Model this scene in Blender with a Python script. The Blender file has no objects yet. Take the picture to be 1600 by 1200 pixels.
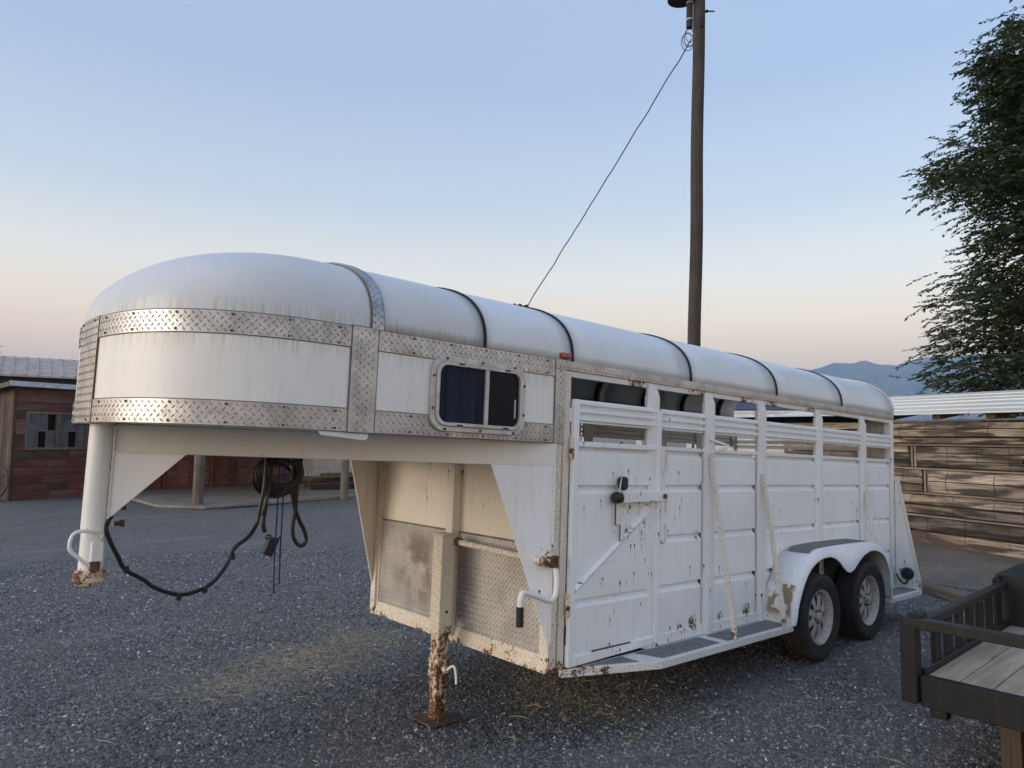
import bpy, math, random
import numpy as np
from mathutils import Vector, Matrix
random.seed(7); rng = np.random.default_rng(7)
SC = bpy.context.scene
COL = SC.collection
R = math.radians

# ------------------------------------------------------------------ camera
CAM = Vector((-3.018, -2.893, 1.745))
rt, up, fw = (.7411, -.6715, .0095), (-.0562, -.0479, .9973), (.6691, .7395, .0737)
cd = bpy.data.cameras.new('camera'); cam = bpy.data.objects.new('camera', cd); COL.objects.link(cam)
cam.matrix_world = Matrix(((rt[0], up[0], -fw[0], CAM.x), (rt[1], up[1], -fw[1], CAM.y), (rt[2], up[2], -fw[2], CAM.z), (0, 0, 0, 1)))
cd.sensor_width = 36; cd.lens = 36 * 1121.85 / 1600; cd.clip_start = .05; cd.clip_end = 30000
SC.camera = cam
# ------------------------------------------------------------------ sky
SUN_AZ, SUN_EL = 286, 3.0            # clockwise from +Y; the sun has just gone down behind the camera
wd = bpy.data.worlds.new('World'); SC.world = wd; wd.use_nodes = True
nt = wd.node_tree; bg = nt.nodes['Background']; bg.inputs[1].default_value = .1
sky = nt.nodes.new('ShaderNodeTexSky'); sky.sky_type = 'NISHITA'; sky.sun_disc = False
sky.sun_elevation = R(SUN_EL); sky.sun_rotation = R(SUN_AZ); sky.altitude = 1300; sky.dust_density = 1.0; sky.ozone_density = 2.0
tc = nt.nodes.new('ShaderNodeTexCoord'); sx = nt.nodes.new('ShaderNodeSeparateXYZ'); nt.links.new(tc.outputs['Generated'], sx.inputs[0])
asn = nt.nodes.new('ShaderNodeMath'); asn.operation = 'ARCSINE'; nt.links.new(sx.outputs[2], asn.inputs[0])
mr = nt.nodes.new('ShaderNodeMapRange'); mr.inputs[1].default_value = 0; mr.inputs[2].default_value = R(90); nt.links.new(asn.outputs[0], mr.inputs[0])
rp = nt.nodes.new('ShaderNodeValToRGB'); el = rp.color_ramp.elements
SKY = [(0, (1.12, .63, .40)), (3, (1.24, .70, .42)), (6.4, (1.30, .78, .44)), (9, (1.25, .90, .56)), (12.2, (1.0, .88, .71)),
       (17.7, (.60, .645, .70)), (26.5, (.395, .47, .645)), (45, (.395, .48, .68)), (90, (.38, .475, .69))]
while len(el) < len(SKY): el.new(.5)
for e, (d, c) in zip(el, SKY): e.position = d / 90; e.color = (*c, 1)
nt.links.new(mr.outputs[0], rp.inputs[0])
s10 = nt.nodes.new('ShaderNodeVectorMath'); s10.operation = 'SCALE'; s10.inputs[3].default_value = 8.8; nt.links.new(rp.outputs[0], s10.inputs[0])
s11 = nt.nodes.new('ShaderNodeVectorMath'); s11.operation = 'SCALE'; s11.inputs[3].default_value = 1.5; nt.links.new(sky.outputs[0], s11.inputs[0])
sad = nt.nodes.new('ShaderNodeVectorMath'); sad.operation = 'ADD'; nt.links.new(s10.outputs[0], sad.inputs[0]); nt.links.new(s11.outputs[0], sad.inputs[1])
nt.links.new(sad.outputs[0], bg.inputs[0])
# the last glow of the sun: one weak, wide, warm lamp
sd = bpy.data.lights.new('sun', 'SUN'); sd.energy = 1.6; sd.angle = R(40); sd.color = (1, .88, .75)
so = bpy.data.objects.new('sun', sd); COL.objects.link(so)
el_l = R(6.5); dz = Vector((math.sin(R(SUN_AZ)) * math.cos(el_l), math.cos(R(SUN_AZ)) * math.cos(el_l), math.sin(el_l)))
so.rotation_euler = dz.to_track_quat('Z', 'Y').to_euler(); so.location = (-20, -10, 12)
vs = SC.view_settings; vs.view_transform = 'Standard'; vs.look = 'None'; vs.gamma = 1; vs.exposure = 0.25; vs.use_curve_mapping = False
SC.cycles.use_denoising = True; SC.cycles.max_bounces = 8

# ------------------------------------------------------------------ mesh helpers
class MB:
    def __init__(s): s.v = []; s.f = []
    def add(s, vs, fs):
        b = len(s.v); s.v += [tuple(p) for p in vs]; s.f += [tuple(b + i for i in f) for f in fs]; return s
    def box(s, x0, x1, y0, y1, z0, z1):
        return s.add([(x0, y0, z0), (x1, y0, z0), (x1, y1, z0), (x0, y1, z0), (x0, y0, z1), (x1, y0, z1), (x1, y1, z1), (x0, y1, z1)],
                     [(3, 2, 1, 0), (4, 5, 6, 7), (0, 1, 5, 4), (1, 2, 6, 5), (2, 3, 7, 6), (3, 0, 4, 7)])
    def prism(s, a, b):                      # two matching rings
        n = len(a)
        return s.add(list(a) + list(b), [tuple(range(n))[::-1], tuple(range(n, 2 * n))] + [(i, (i + 1) % n, n + (i + 1) % n, n + i) for i in range(n)])
    def xz(s, poly, y0, y1): return s.prism([(x, y0, z) for x, z in poly], [(x, y1, z) for x, z in poly])
    def xy(s, poly, z0, z1): return s.prism([(x, y, z0) for x, y in poly], [(x, y, z1) for x, y in poly])
    def yz(s, poly, x0, x1): return s.prism([(x0, y, z) for y, z in poly], [(x1, y, z) for y, z in poly])
    def grid(s, P):                          # P[i][j] points
        n, m = len(P), len(P[0])
        return s.add([p for r in P for p in r], [(i * m + j, (i + 1) * m + j, (i + 1) * m + j + 1, i * m + j + 1) for i in range(n - 1) for j in range(m - 1)])
    def tube(s, path, r, n=8, cap=True, r2=None):
        path = [Vector(p) for p in path]; m = len(path); rings = []; prev = None
        for i, p in enumerate(path):
            t = (path[min(i + 1, m - 1)] - path[max(i - 1, 0)]).normalized()
            if prev is None: a = t.orthogonal().normalized()
            else: a = (prev - t * prev.dot(t)).normalized()
            prev = a; b = t.cross(a)
            rr = r[i] if isinstance(r, (list, tuple)) else (r if r2 is None else r + (r2 - r) * i / (m - 1))
            rings.append([p + (a * math.cos(2 * math.pi * k / n) + b * math.sin(2 * math.pi * k / n)) * rr for k in range(n)])
        base = len(s.v)
        for rg in rings: s.v += [tuple(q) for q in rg]
        for i in range(m - 1):
            for k in range(n):
                s.f.append((base + i * n + k, base + i * n + (k + 1) % n, base + (i + 1) * n + (k + 1) % n, base + (i + 1) * n + k))
        if cap: s.f.append(tuple(base + k for k in range(n))[::-1]); s.f.append(tuple(base + (m - 1) * n + k for k in range(n)))
        return s
    def bar(s, p, q, w, h, up=(0, 0, 1)):    # rectangular bar between two points
        p, q = Vector(p), Vector(q); t = (q - p).normalized(); u = Vector(up)
        a = t.cross(u).normalized() * w / 2; b = a.cross(t).normalized() * h / 2
        return s.prism([p - a - b, p + a - b, p + a + b, p - a + b], [q - a - b, q + a - b, q + a + b, q - a + b])
    def lathe(s, prof, c, n=48, axis='y', close=False):   # prof: (radius, along)
        c = Vector(c); base = len(s.v); m = len(prof)
        for k in range(n):
            a = 2 * math.pi * k / n; ca, sa = math.cos(a), math.sin(a)
            for r, h in prof:
                o = {'y': (r * ca, h, r * sa), 'x': (h, r * ca, r * sa), 'z': (r * ca, r * sa, h)}[axis]
                s.v.append((c.x + o[0], c.y + o[1], c.z + o[2]))
        for k in range(n):
            for j in range(m - 1 if not close else m):
                s.f.append((base + k * m + j, base + k * m + (j + 1) % m, base + ((k + 1) % n) * m + (j + 1) % m, base + ((k + 1) % n) * m + j))
        return s
    def mesh(s, name):
        me = bpy.data.meshes.new(name); me.from_pydata(s.v, [], s.f); me.update(); return me
def link(name, me, mat, parent=None, bevel=0, smooth=False, solid=0, recalc=True):
    if recalc:
        import bmesh
        bm = bmesh.new(); bm.from_mesh(me); bmesh.ops.recalc_face_normals(bm, faces=bm.faces); bm.to_mesh(me); bm.free()
    if mat and not me.materials: me.materials.append(mat)
    o = bpy.data.objects.new(name, me); COL.objects.link(o); o.parent = parent
    if smooth:
        me.shade_smooth()
        if smooth != 'all': me.set_sharp_from_angle(angle=R(35))
    if solid:
        m = o.modifiers.new('s', 'SOLIDIFY'); m.thickness = solid; m.offset = -1
    if bevel:
        m = o.modifiers.new('b', 'BEVEL'); m.width = bevel; m.segments = 2; m.limit_method = 'ANGLE'; m.angle_limit = R(40)
    return o
def part(name, mb, mat, parent=None, **k): return link(name, mb.mesh(name), mat, parent, **k)
def np_mesh(name, V, F):                     # V (n,3), F (m,k) arrays
    me = bpy.data.meshes.new(name); V = np.asarray(V, np.float32); F = np.asarray(F, np.int32); k = F.shape[1]
    me.vertices.add(len(V)); me.vertices.foreach_set('co', V.ravel())
    me.loops.add(F.size); me.loops.foreach_set('vertex_index', F.ravel())
    me.polygons.add(len(F)); me.polygons.foreach_set('loop_start', np.arange(0, F.size, k, dtype=np.int32))
    me.update(calc_edges=True); me.validate(); return me
def tag(o, label=None, cat=None, group=None, kind=None):
    for k, v in (('label', label), ('category', cat), ('group', group), ('kind', kind)):
        if v: o[k] = v
    return o
def thing(name, label, cat, loc=(0, 0, 0), rz=0, group=None):
    o = bpy.data.objects.new(name, None); COL.objects.link(o); o.location = loc; o.rotation_euler = (0, 0, rz); o.empty_display_size = .3
    return tag(o, label, cat, group)
def smooth_path(P, n=8):
    P = [Vector(p) for p in P]; out = []
    for i in range(len(P) - 1):
        p0, p1, p2, p3 = P[max(i - 1, 0)], P[i], P[i + 1], P[min(i + 2, len(P) - 1)]
        for k in range(n):
            t = k / n
            out.append(.5 * ((2 * p1) + (p2 - p0) * t + (2 * p0 - 5 * p1 + 4 * p2 - p3) * t * t + (3 * p1 - p0 - 3 * p2 + p3) * t ** 3))
    return out + [P[-1]]

# ------------------------------------------------------------------ node helpers
class NT:
    def __init__(s, name):
        s.m = bpy.data.materials.new(name); s.m.use_nodes = True; s.t = s.m.node_tree; s.b = s.t.nodes['Principled BSDF']
        s.c = s.t.nodes.new('ShaderNodeTexCoord').outputs['Object']
    def new(s, ty): return s.t.nodes.new('ShaderNode' + ty)
    def put(s, inp, v):
        if isinstance(v, bpy.types.NodeSocket): s.t.links.new(v, inp)
        elif isinstance(v, (tuple, list)): inp.default_value = (*v, 1)[:len(inp.default_value)] if len(v) == 3 and len(inp.default_value) == 4 else v
        else: inp.default_value = v
    def math(s, op, a, b=0., c=None, clamp=False):
        n = s.new('Math'); n.operation = op; n.use_clamp = clamp; s.put(n.inputs[0], a); s.put(n.inputs[1], b)
        if c is not None: s.put(n.inputs[2], c)
        return n.outputs[0]
    def noise(s, scale=5, detail=3, rough=.55, vec=None, dist=0):
        n = s.new('TexNoise'); s.put(n.inputs['Vector'], vec if vec is not None else s.c); n.inputs['Scale'].default_value = scale
        n.inputs['Detail'].default_value = detail; n.inputs['Roughness'].default_value = rough; n.inputs['Distortion'].default_value = dist; return n.outputs[0]
    def voro(s, scale=5, vec=None, out='Distance', feat='F1'):
        n = s.new('TexVoronoi'); n.feature = feat; s.put(n.inputs['Vector'], vec if vec is not None else s.c); n.inputs['Scale'].default_value = scale; return n.outputs[out]
    def scl(s, v, k):                         # scale a vector per axis
        n = s.new('VectorMath'); n.operation = 'MULTIPLY'; s.put(n.inputs[0], v); n.inputs[1].default_value = k; return n.outputs[0]
    def ramp(s, f, stops):
        n = s.new('ValToRGB'); e = n.color_ramp.elements
        while len(e) < len(stops): e.new(.5)
        for q, (p, c) in zip(e, stops): q.position = p; q.color = (*c, 1) if isinstance(c, (tuple, list)) else (c, c, c, 1)
        s.put(n.inputs[0], f); return n.outputs[0]
    def step(s, f, a, b):                     # smooth 0..1 between a and b
        n = s.new('MapRange'); n.interpolation_type = 'SMOOTHSTEP'; s.put(n.inputs[0], f); n.inputs[1].default_value = a; n.inputs[2].default_value = b; return n.outputs[0]
    def mix(s, f, a, b, mode='MIX'):
        n = s.new('Mix'); n.data_type = 'RGBA'; n.blend_type = mode; s.put(n.inputs[0], f); s.put(n.inputs[6], a); s.put(n.inputs[7], b); return n.outputs[2]
    def sep(s, v=None):
        n = s.new('SeparateXYZ'); s.put(n.inputs[0], v if v is not None else s.c); return n.outputs
    def comb(s, x, y, z=0.):
        n = s.new('CombineXYZ'); s.put(n.inputs[0], x); s.put(n.inputs[1], y); s.put(n.inputs[2], z); return n.outputs[0]
    def near(s, p, r):                        # 1 at point p, 0 at r
        n = s.new('VectorMath'); n.operation = 'DISTANCE'; s.put(n.inputs[0], s.c); n.inputs[1].default_value = p; return s.step(n.outputs['Value'], r, r * .25)
    def rand(s): return s.new('ObjectInfo').outputs['Random']
    def bump(s, h, strength=.3, dist=.01):
        n = s.new('Bump'); n.inputs['Strength'].default_value = strength; n.inputs['Distance'].default_value = dist; s.put(n.inputs['Height'], h); s.t.links.new(n.outputs[0], s.b.inputs['Normal'])
    def fin(s, col, rough=.5, metal=0., spec=None):
        s.put(s.b.inputs['Base Color'], col); s.put(s.b.inputs['Roughness'], rough); s.put(s.b.inputs['Metallic'], metal)
        if spec is not None: s.b.inputs['Specular IOR Level'].default_value = spec
        return s.m
def plain(name, c, rough=.5, metal=0., var=.25, scale=8):
    t = NT(name); n = t.noise(scale, 4); col = t.mix(t.step(n, .3, .7), c, tuple(x * (1 - var) for x in c)); return t.fin(col, rough, metal)
RUST, RUSTD = (.21, .085, .032), (.055, .028, .018)
def paint(name, base, rough=.42, dirt=.35, wave=.12, dirtcol=(.42, .36, .27), rust=.0, drips=.0, masks=(), speck=.0, edgez=None):
    """painted steel with grime, rust scabs, chips and rust runs; masks = [('p', point, radius, amount) | ('z', z0, z1, amount)]"""
    t = NT(name); xyz = t.sep(); h = t.math('ADD', xyz[0], xyz[1]); z = xyz[2]
    col = t.mix(t.step(t.noise(1.7, 4), .35, .7), base, tuple(b * k for b, k in zip(base, (.93, .92, .89))))
    st = t.step(t.noise(1, 4, .6, vec=t.scl(t.c, (38, 38, 1.4))), .52, .78)
    col = t.mix(t.math('MULTIPLY', st, dirt), col, dirtcol)
    col = t.mix(t.math('MULTIPLY', t.step(t.noise(6, 5, .65), .55, .8), dirt * .5), col, dirtcol)
    if edgez: col = t.mix(t.math('MULTIPLY', t.math('MULTIPLY', t.step(z, edgez[1], edgez[0]), t.step(t.noise(1, 4, .6, vec=t.scl(t.c, (60, 60, 2))), .38, .68)), edgez[2]), col, (.33, .28, .21))
    m = None
    for k in masks:
        q = t.math('MULTIPLY', t.near(k[1], k[2]), k[3]) if k[0] == 'p' else t.math('MULTIPLY', t.step(z, k[1], k[2]), k[3])
        m = q if m is None else t.math('MAXIMUM', m, q)
    dens = t.math('ADD', m, rust) if m is not None else rust
    # scabs
    n1 = t.noise(34, 5, .7); n2 = t.noise(7, 3)
    val = t.math('ADD', t.math('MULTIPLY', n1, .65), t.math('MULTIPLY', n2, .35))
    thr = t.math('SUBTRACT', .73, t.math('MULTIPLY', dens, .26)) if m is not None else .73 - rust * .26
    sc = t.step(t.math('SUBTRACT', val, thr), -.012, .03)
    rc = t.mix(t.step(t.noise(60, 3), .4, .62), RUST, RUSTD)
    col = t.mix(t.math('MULTIPLY', t.step(t.math('SUBTRACT', val, thr), -.07, .01), .45), col, (.50, .32, .17))
    col = t.mix(sc, col, rc)
    # runs
    if drips or m is not None:
        for cx, cz, seed in ((.037, .21, 0.), (.061, .33, 7.3)):
            hs = t.math('ADD', t.math('DIVIDE', h, cx), seed); zs = t.math('ADD', t.math('DIVIDE', z, cz), seed)
            wn = t.new('TexWhiteNoise'); wn.noise_dimensions = '2D'; t.put(wn.inputs['Vector'], t.comb(t.math('FLOOR', hs), t.math('FLOOR', zs)))
            r = t.sep(wn.outputs['Color'])
            fx = t.math('ABSOLUTE', t.math('MULTIPLY', t.math('SUBTRACT', t.math('FRACT', hs), .5), cx))
            d = t.math('MULTIPLY', t.math('SUBTRACT', t.math('MULTIPLY_ADD', r[0], .4, .55), t.math('FRACT', zs)), cz)
            pres = t.math('LESS_THAN', r[2], t.math('ADD', t.math('MULTIPLY', m, .55), drips) if m is not None else drips)
            rad = t.math('MULTIPLY_ADD', r[1], .005, .0022)
            spot = t.math('MULTIPLY', t.math('MULTIPLY', t.math('LESS_THAN', fx, rad), t.math('LESS_THAN', t.math('ABSOLUTE', d), t.math('MULTIPLY', rad, 1.6))), pres)
            ln = t.math('MULTIPLY_ADD', r[1], .10, .03)
            run = t.math('MULTIPLY', t.math('MULTIPLY', t.math('LESS_THAN', fx, .0032), t.math('GREATER_THAN', d, 0.)), t.math('MULTIPLY', t.math('SUBTRACT', 1., t.math('DIVIDE', d, ln), clamp=True), pres))
            col = t.mix(t.math('MULTIPLY', run, .75), col, (.24, .13, .06)); col = t.mix(spot, col, (.05, .03, .02))
    if speck: col = t.mix(t.step(t.noise(150, 2, .5), .70 - speck * .1, .73 - speck * .1), col, (.07, .045, .03))
    t.bump(t.math('ADD', t.noise(3, 2), t.math('MULTIPLY', sc, -.25)), wave, .01 if wave < .2 else .02)
    return t.fin(col, t.mix(sc, (rough,) * 3, (.85,) * 3))
def wood(name, c1, c2, axis=0, rough=.85, grain=1., stain=None, rnd=.35):
    """weathered boards: grain along the axis, knots, checks, each board its own tone"""
    t = NT(name); k = [26, 26, 26]; k[axis] = 1.6
    ofs = t.new('VectorMath'); ofs.operation = 'ADD'; t.put(ofs.inputs[0], t.c); rd = t.math('MULTIPLY', t.rand(), 37.); t.put(ofs.inputs[1], t.comb(rd, rd, rd))
    v = t.scl(ofs.outputs[0], k); n = t.noise(1, 6, .65, vec=v, dist=.15); big = t.noise(1.3, 3, vec=ofs.outputs[0])
    col = t.mix(t.step(n, .3, .7), c1, c2)
    col = t.mix(t.math('MULTIPLY', t.step(big, .4, .7), .55), col, tuple(x * .55 for x in c2))
    if stain: col = t.mix(t.step(t.noise(1, 4, vec=t.scl(ofs.outputs[0], [7 if i != axis else 1.0 for i in range(3)])), .48, .6), col, stain)
    crack = t.step(t.noise(1, 3, .5, vec=t.scl(ofs.outputs[0], [60 if i != axis else 1.2 for i in range(3)])), .64, .70)
    col = t.mix(t.math('MULTIPLY', crack, .8), col, (.025, .02, .016))
    w = t.new('HueSaturation'); t.put(w.inputs['Value'], t.math('MULTIPLY_ADD', t.rand(), rnd * 2, 1 - rnd)); t.put(w.inputs['Color'], col)
    t.bump(t.math('SUBTRACT', n, crack), .5 * grain, .006); return t.fin(w.outputs[0], rough)

# ------------------------------------------------------------------ materials
WH = (.83, .865, .885)
M = {}
M['white'] = paint('white_paint', WH, dirt=.22, drips=.045, masks=[('p', (1.27, 0, .405), .11, .95), ('p', (1.12, 0, .39), .08, .8), ('p', (1.98, 0, .42), .10, .95), ('p', (1.62, 0, .41), .07, .9), ('p', (1.32, 0, 1.0), .10, .7), ('p', (1.36, 0, 1.33), .09, .7), ('z', .50, .33, .30), ('p', (1.05, 0, .98), .22, .35), ('p', (1.45, 0, .97), .2, .3)], speck=.06)
M['door'] = paint('door_paint', WH, dirt=.25, drips=.05, masks=[('p', (.60, -.03, 1.12), .40, .62), ('p', (.45, -.03, .80), .35, .35), ('z', .42, .32, .30)], speck=.05)
M['post'] = paint('post_paint', (.79, .81, .82), dirt=.35, drips=.05, rust=.02, masks=[('z', .6, .33, .35)], speck=.3)
M['cream'] = paint('aged_cream_paint', (.72, .66, .56), rough=.6, dirt=.55, dirtcol=(.45, .33, .20), rust=.06, drips=.03, masks=[('z', .55, .30, .8), ('z', 1.0, .40, .22)], speck=.8)
M['wall'] = paint('front_wall_paint', (.74, .70, .62), rough=.6, dirt=.30, dirtcol=(.36, .29, .21), drips=.03, speck=.03)  # cream base colour carries dust plus the warm horizon light
M['rail'] = paint('rusty_rail_paint', (.70, .64, .53), rough=.65, dirt=.5, dirtcol=(.42, .27, .14), rust=.26, masks=[('z', .37, .30, .50), ('p', (-.12, .35, .34), .35, .35)], speck=.8)
M['header'] = paint('header_paint', (.72, .72, .69), dirt=.45, rust=.02, masks=[('p', (x, 0, 1.98), .20, .85) for x in (.62, 1.30, 1.98, 2.36, 3.05)], speck=.4)
M['beam'] = paint('neck_paint', (.74, .74, .71), rough=.5, dirt=.18, speck=.0, rust=.02, masks=[('z', 1.463, 1.440, .25)])
M['cgusset'] = paint('coupler_gusset_paint', (.76, .765, .75), rough=.5, dirt=.12, speck=.0)
M['brace'] = paint('brace_paint', (.72, .70, .64), rough=.55, dirt=.4, rust=.10, masks=[('z', .50, .34, .75)], speck=.9)
M['board'] = paint('running_board_paint', (.73, .74, .74), rough=.5, dirt=.35, rust=.06, masks=[('p', (.1, -.1, .27), .45, .75), ('z', .29, .26, .30)], speck=.8)
M['gusset'] = paint('gusset_paint', (.80, .83, .85), dirt=.2, drips=.02, speck=.12, masks=[('p', (-.16, 0, .93), .12, .9), ('z', .8, .48, .2)])
M['jackp'] = paint('jack_paint', (.68, .62, .52), rough=.6, dirt=.5, rust=.10, masks=[('z', .52, .36, .9)], speck=1.0)
M['jackr'] = paint('jack_rust', (.60, .52, .42), rough=.8, dirt=.7, dirtcol=(.30, .15, .07), rust=.92, masks=[('z', .10, -.12, .5)], speck=.5)
M['coupler'] = paint('coupler_paint', (.78, .78, .76), rough=.45, dirt=.15, dirtcol=(.40, .28, .16), rust=.05, masks=[('z', .97, .86, 1.0)], speck=.08)
M['lightpaint'] = paint('nose_panel_paint', (.80, .80, .775), rough=.40, dirt=.22, dirtcol=(.50, .46, .38), speck=.0, wave=.25, edgez=(1.968, 1.86, .42))
M['roof'] = paint('roof_sheet', (.69, .725, .75), wave=.3, rough=.38, dirt=.05, dirtcol=(.50, .46, .40), speck=.02)
M['cap'] = paint('nose_cap_sheet', (.62, .645, .665), wave=.3, rough=.38, dirt=.06, dirtcol=(.50, .46, .40), speck=.02, edgez=(2.06, 2.16, .45))
t = NT('diamond_plate'); n = t.noise(9, 4); c = t.mix(t.step(n, .35, .7), (.44, .445, .455), (.31, .31, .315)); c = t.mix(t.math('MULTIPLY', t.step(t.noise(40, 4), .55, .75), .4), c, (.26, .24, .22)); M['diamond'] = t.fin(c, t.ramp(t.noise(20, 3), [(.3, .30), (.7, .48)]), .88)
t = NT('kick_plate'); n = t.noise(4, 4); c = t.mix(t.step(n, .38, .68), (.56, .545, .52), (.42, .405, .38)); c = t.mix(t.math('MULTIPLY', t.near((-.13, 1.28, .72), .38), t.step(t.noise(5, 4), .4, .6)), c, (.24, .205, .18)); M['kick'] = t.fin(c, .42, .6)
M['caulk'] = plain('grimy_sealant', (.20, .18, .155), .9)
M['rubber'] = plain('black_rubber', (.018, .018, .019), .75, var=.4, scale=30)
t = NT('tyre_rubber'); xyz = t.sep(); ang = t.math('ARCTAN2', xyz[2], xyz[0]); n = t.noise(14, 4)
c = t.mix(t.step(n, .35, .7), (.016, .016, .017), (.034, .032, .031)); t.bump(t.math('ADD', t.math('SINE', t.math('MULTIPLY', ang, 150.)), t.noise(60, 3)), .35, .004); M['tyre'] = t.fin(c, .82)
M['rim'] = paint('rim_steel', (.50, .48, .45), rough=.42, dirt=.95, dirtcol=(.16, .12, .09), rust=.42, speck=.6)
M['rust'] = plain('rusty_iron', (.16, .085, .05), .9, var=.6, scale=25)
M['dark'] = plain('undercarriage_black', (.03, .03, .032), .8)
M['mat'] = plain('tread_mat_grey', (.20, .20, .195), .9, var=.3, scale=20)
M['glassdark'] = NT('window_glass').fin((.008, .011, .020), .15, 0., .07); 
t = NT('curtain_cloth'); v = t.noise(1, 3, vec=t.scl(t.c, (40, 4, 1))); M['curtain'] = t.fin(t.ramp(v, [(.35, (.008, .012, .026)), (.62, (.020, .028, .048)), (.74, (.075, .09, .12))]), .7, 0., .15)
M['alu'] = plain('window_aluminium', (.60, .58, .54), .5, .35, var=.3, scale=14)
M['redlens'] = NT('red_lens').fin((.30, .045, .03), .45)
M['redlens'].node_tree.nodes['Principled BSDF'].inputs['Coat Weight'].default_value = .3
M['black'] = plain('black_plastic', (.012, .012, .013), .5)
M['blue'] = plain('blue_cord', (.02, .03, .14), .7)
t = NT('peeled_fender'); v = t.noise(6.5, 4, .6, vec=t.scl(t.c, (1, 1.6, .8))); xyz = t.sep()
pe = t.math('MULTIPLY', t.step(v, .445, .45), t.math('MULTIPLY', t.step(xyz[2], .34, .40), t.step(xyz[2], .80, .74)))
pe = t.math('MULTIPLY', pe, t.math('MULTIPLY', t.step(xyz[1], -.242, -.215), t.step(xyz[1], -.015, -.05)))
c = t.mix(t.math('MULTIPLY', t.step(t.noise(45, 4), .62, .66), t.step(xyz[2], .62, .36)), (.74, .74, .73), RUSTD); M['peel'] = t.fin(t.mix(pe, c, (.30, .215, .145)), .5)
M['fender'] = paint('fender_paint', WH, dirt=.25, speck=.35, masks=[('z', .5, .3, .3)])

# ------------------------------------------------------------------ ground
def ground_mat():
    t = NT('gravel'); xyz = t.sep()
    st = t.voro(62, out='Color'); sv = t.sep(st)[0]; d1 = t.voro(62); d2 = t.voro(150, out='Color')
    col = t.ramp(sv, [(0, (.035, .034, .033)), (.45, (.10, .097, .093)), (.8, (.20, .193, .183)), (.93, (.40, .385, .365)), (1, (.45, .44, .42))])
    col = t.mix(.45, col, t.ramp(t.sep(d2)[1], [(0, (.03, .03, .029)), (.7, (.125, .121, .115)), (1, (.42, .42, .42))]))
    big = t.noise(.55, 5, .6); col = t.mix(t.math('MULTIPLY', t.step(big, .42, .7), .5), col, (.115, .109, .102))
    trk = t.noise(1, 3, .5, vec=t.scl(t.c, (.35, 1.6, 1))); col = t.mix(t.math('MULTIPLY', t.step(trk, .55, .75), .35), col, (.27, .26, .245))
    m = None
    for p, r in (((-.35, 2.4, 0), .75), ((-.95, 2.3, 0), .5), ((.25, 2.6, 0), .6), ((.8, .6, 0), .8)):
        q = t.near(p, r); m = q if m is None else t.math('MAXIMUM', m, q)
    col = t.mix(t.math('MULTIPLY', m, t.math('MULTIPLY', t.step(t.noise(16, 5, .7), .36, .66), .62)), col, (.43, .34, .21))
    far = t.math('ADD', t.step(xyz[0], 22, 40), t.step(xyz[1], 26, 45), clamp=True); col = t.mix(far, col, (.24, .19, .14))
    t.bump(t.math('ADD', t.math('MULTIPLY', d1, -1.), t.math('MULTIPLY', t.voro(150), -.4)), .9, .012)
    return t.fin(col, .88)
GM = ground_mat()
def gz(x, y):                                 # shallow ruts and humps of the yard
    return .010 * np.sin(x * .9 - y * 1.9 + .8 * np.sin(x * .7)) * np.sin(y * .6 + x * .35 + 1) + .006 * np.sin(x * 2.3 + y * 3.1 + np.sin(y * 1.7)) + .004 * np.sin(x * 5.3 - y * 4.1) - .008
gx = np.array([-9000, -3000, -800, -200, -60, -30, -15, -9] + list(np.arange(-6, 10, .16)) + [12, 18, 30, 60, 200, 800, 3000, 9000.]); gy = np.array([-9000, -3000, -800, -200, -60, -30, -12, -6] + list(np.arange(-4, 18, .18)) + [20, 26, 40, 60, 200, 800, 3000, 9000.])
GX, GY = np.meshgrid(gx, gy, indexing='ij'); fade = np.clip((9 - np.abs(GX - 2)) / 2, 0, 1) * np.clip((11 - np.abs(GY - 7)) / 2, 0, 1); GZ = gz(GX, GY) * fade * np.clip((6.4 - GX) / 1.2, 0, 1)
nx_, ny_ = len(gx), len(gy); ii, jj = np.meshgrid(np.arange(nx_ - 1), np.arange(ny_ - 1), indexing='ij'); q_ = (ii * ny_ + jj).ravel()
gm_ = np_mesh('ground', np.stack([GX, GY, GZ], -1).reshape(-1, 3), np.stack([q_, q_ + ny_, q_ + ny_ + 1, q_ + 1], -1)); gm_.shade_smooth(); tag(link('ground', gm_, GM, recalc=False), kind='structure')
# bare earth behind the trailer
t = NT('earth'); n = t.noise(1.2, 6, .6); c = t.mix(t.step(n, .35, .65), (.225, .175, .13), (.15, .12, .095)); c = t.mix(t.step(t.noise(26, 5, .7), .5, .75), c, (.30, .25, .20)); t.bump(t.noise(30, 6, .7), .7, .03); EM = t.fin(c, .95)
eg = MB(); ring = []
for k in range(60):
    a = 2 * math.pi * k / 60; rr = 1 + .05 * math.sin(5 * a) + .04 * math.sin(11 * a + 1)
    ring.append((12.2 + 5.7 * rr * math.copysign(abs(math.cos(a)) ** .6, math.cos(a)), 2.2 + 9 * rr * math.sin(a), .007))
eg.add(ring, [tuple(range(60))]); tag(part('dirt_yard', eg, EM), kind='structure')

# ------------------------------------------------------------------ livestock trailer (built in its own frame, nose up 2.1 degrees)
TR = thing('livestock_trailer', 'white gooseneck livestock trailer with rounded nose, open slatted sides and rust stains', 'trailer', (0, 0, .129))
TR.rotation_euler = (0, R(2.1), 0)
W = 1.84
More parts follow.
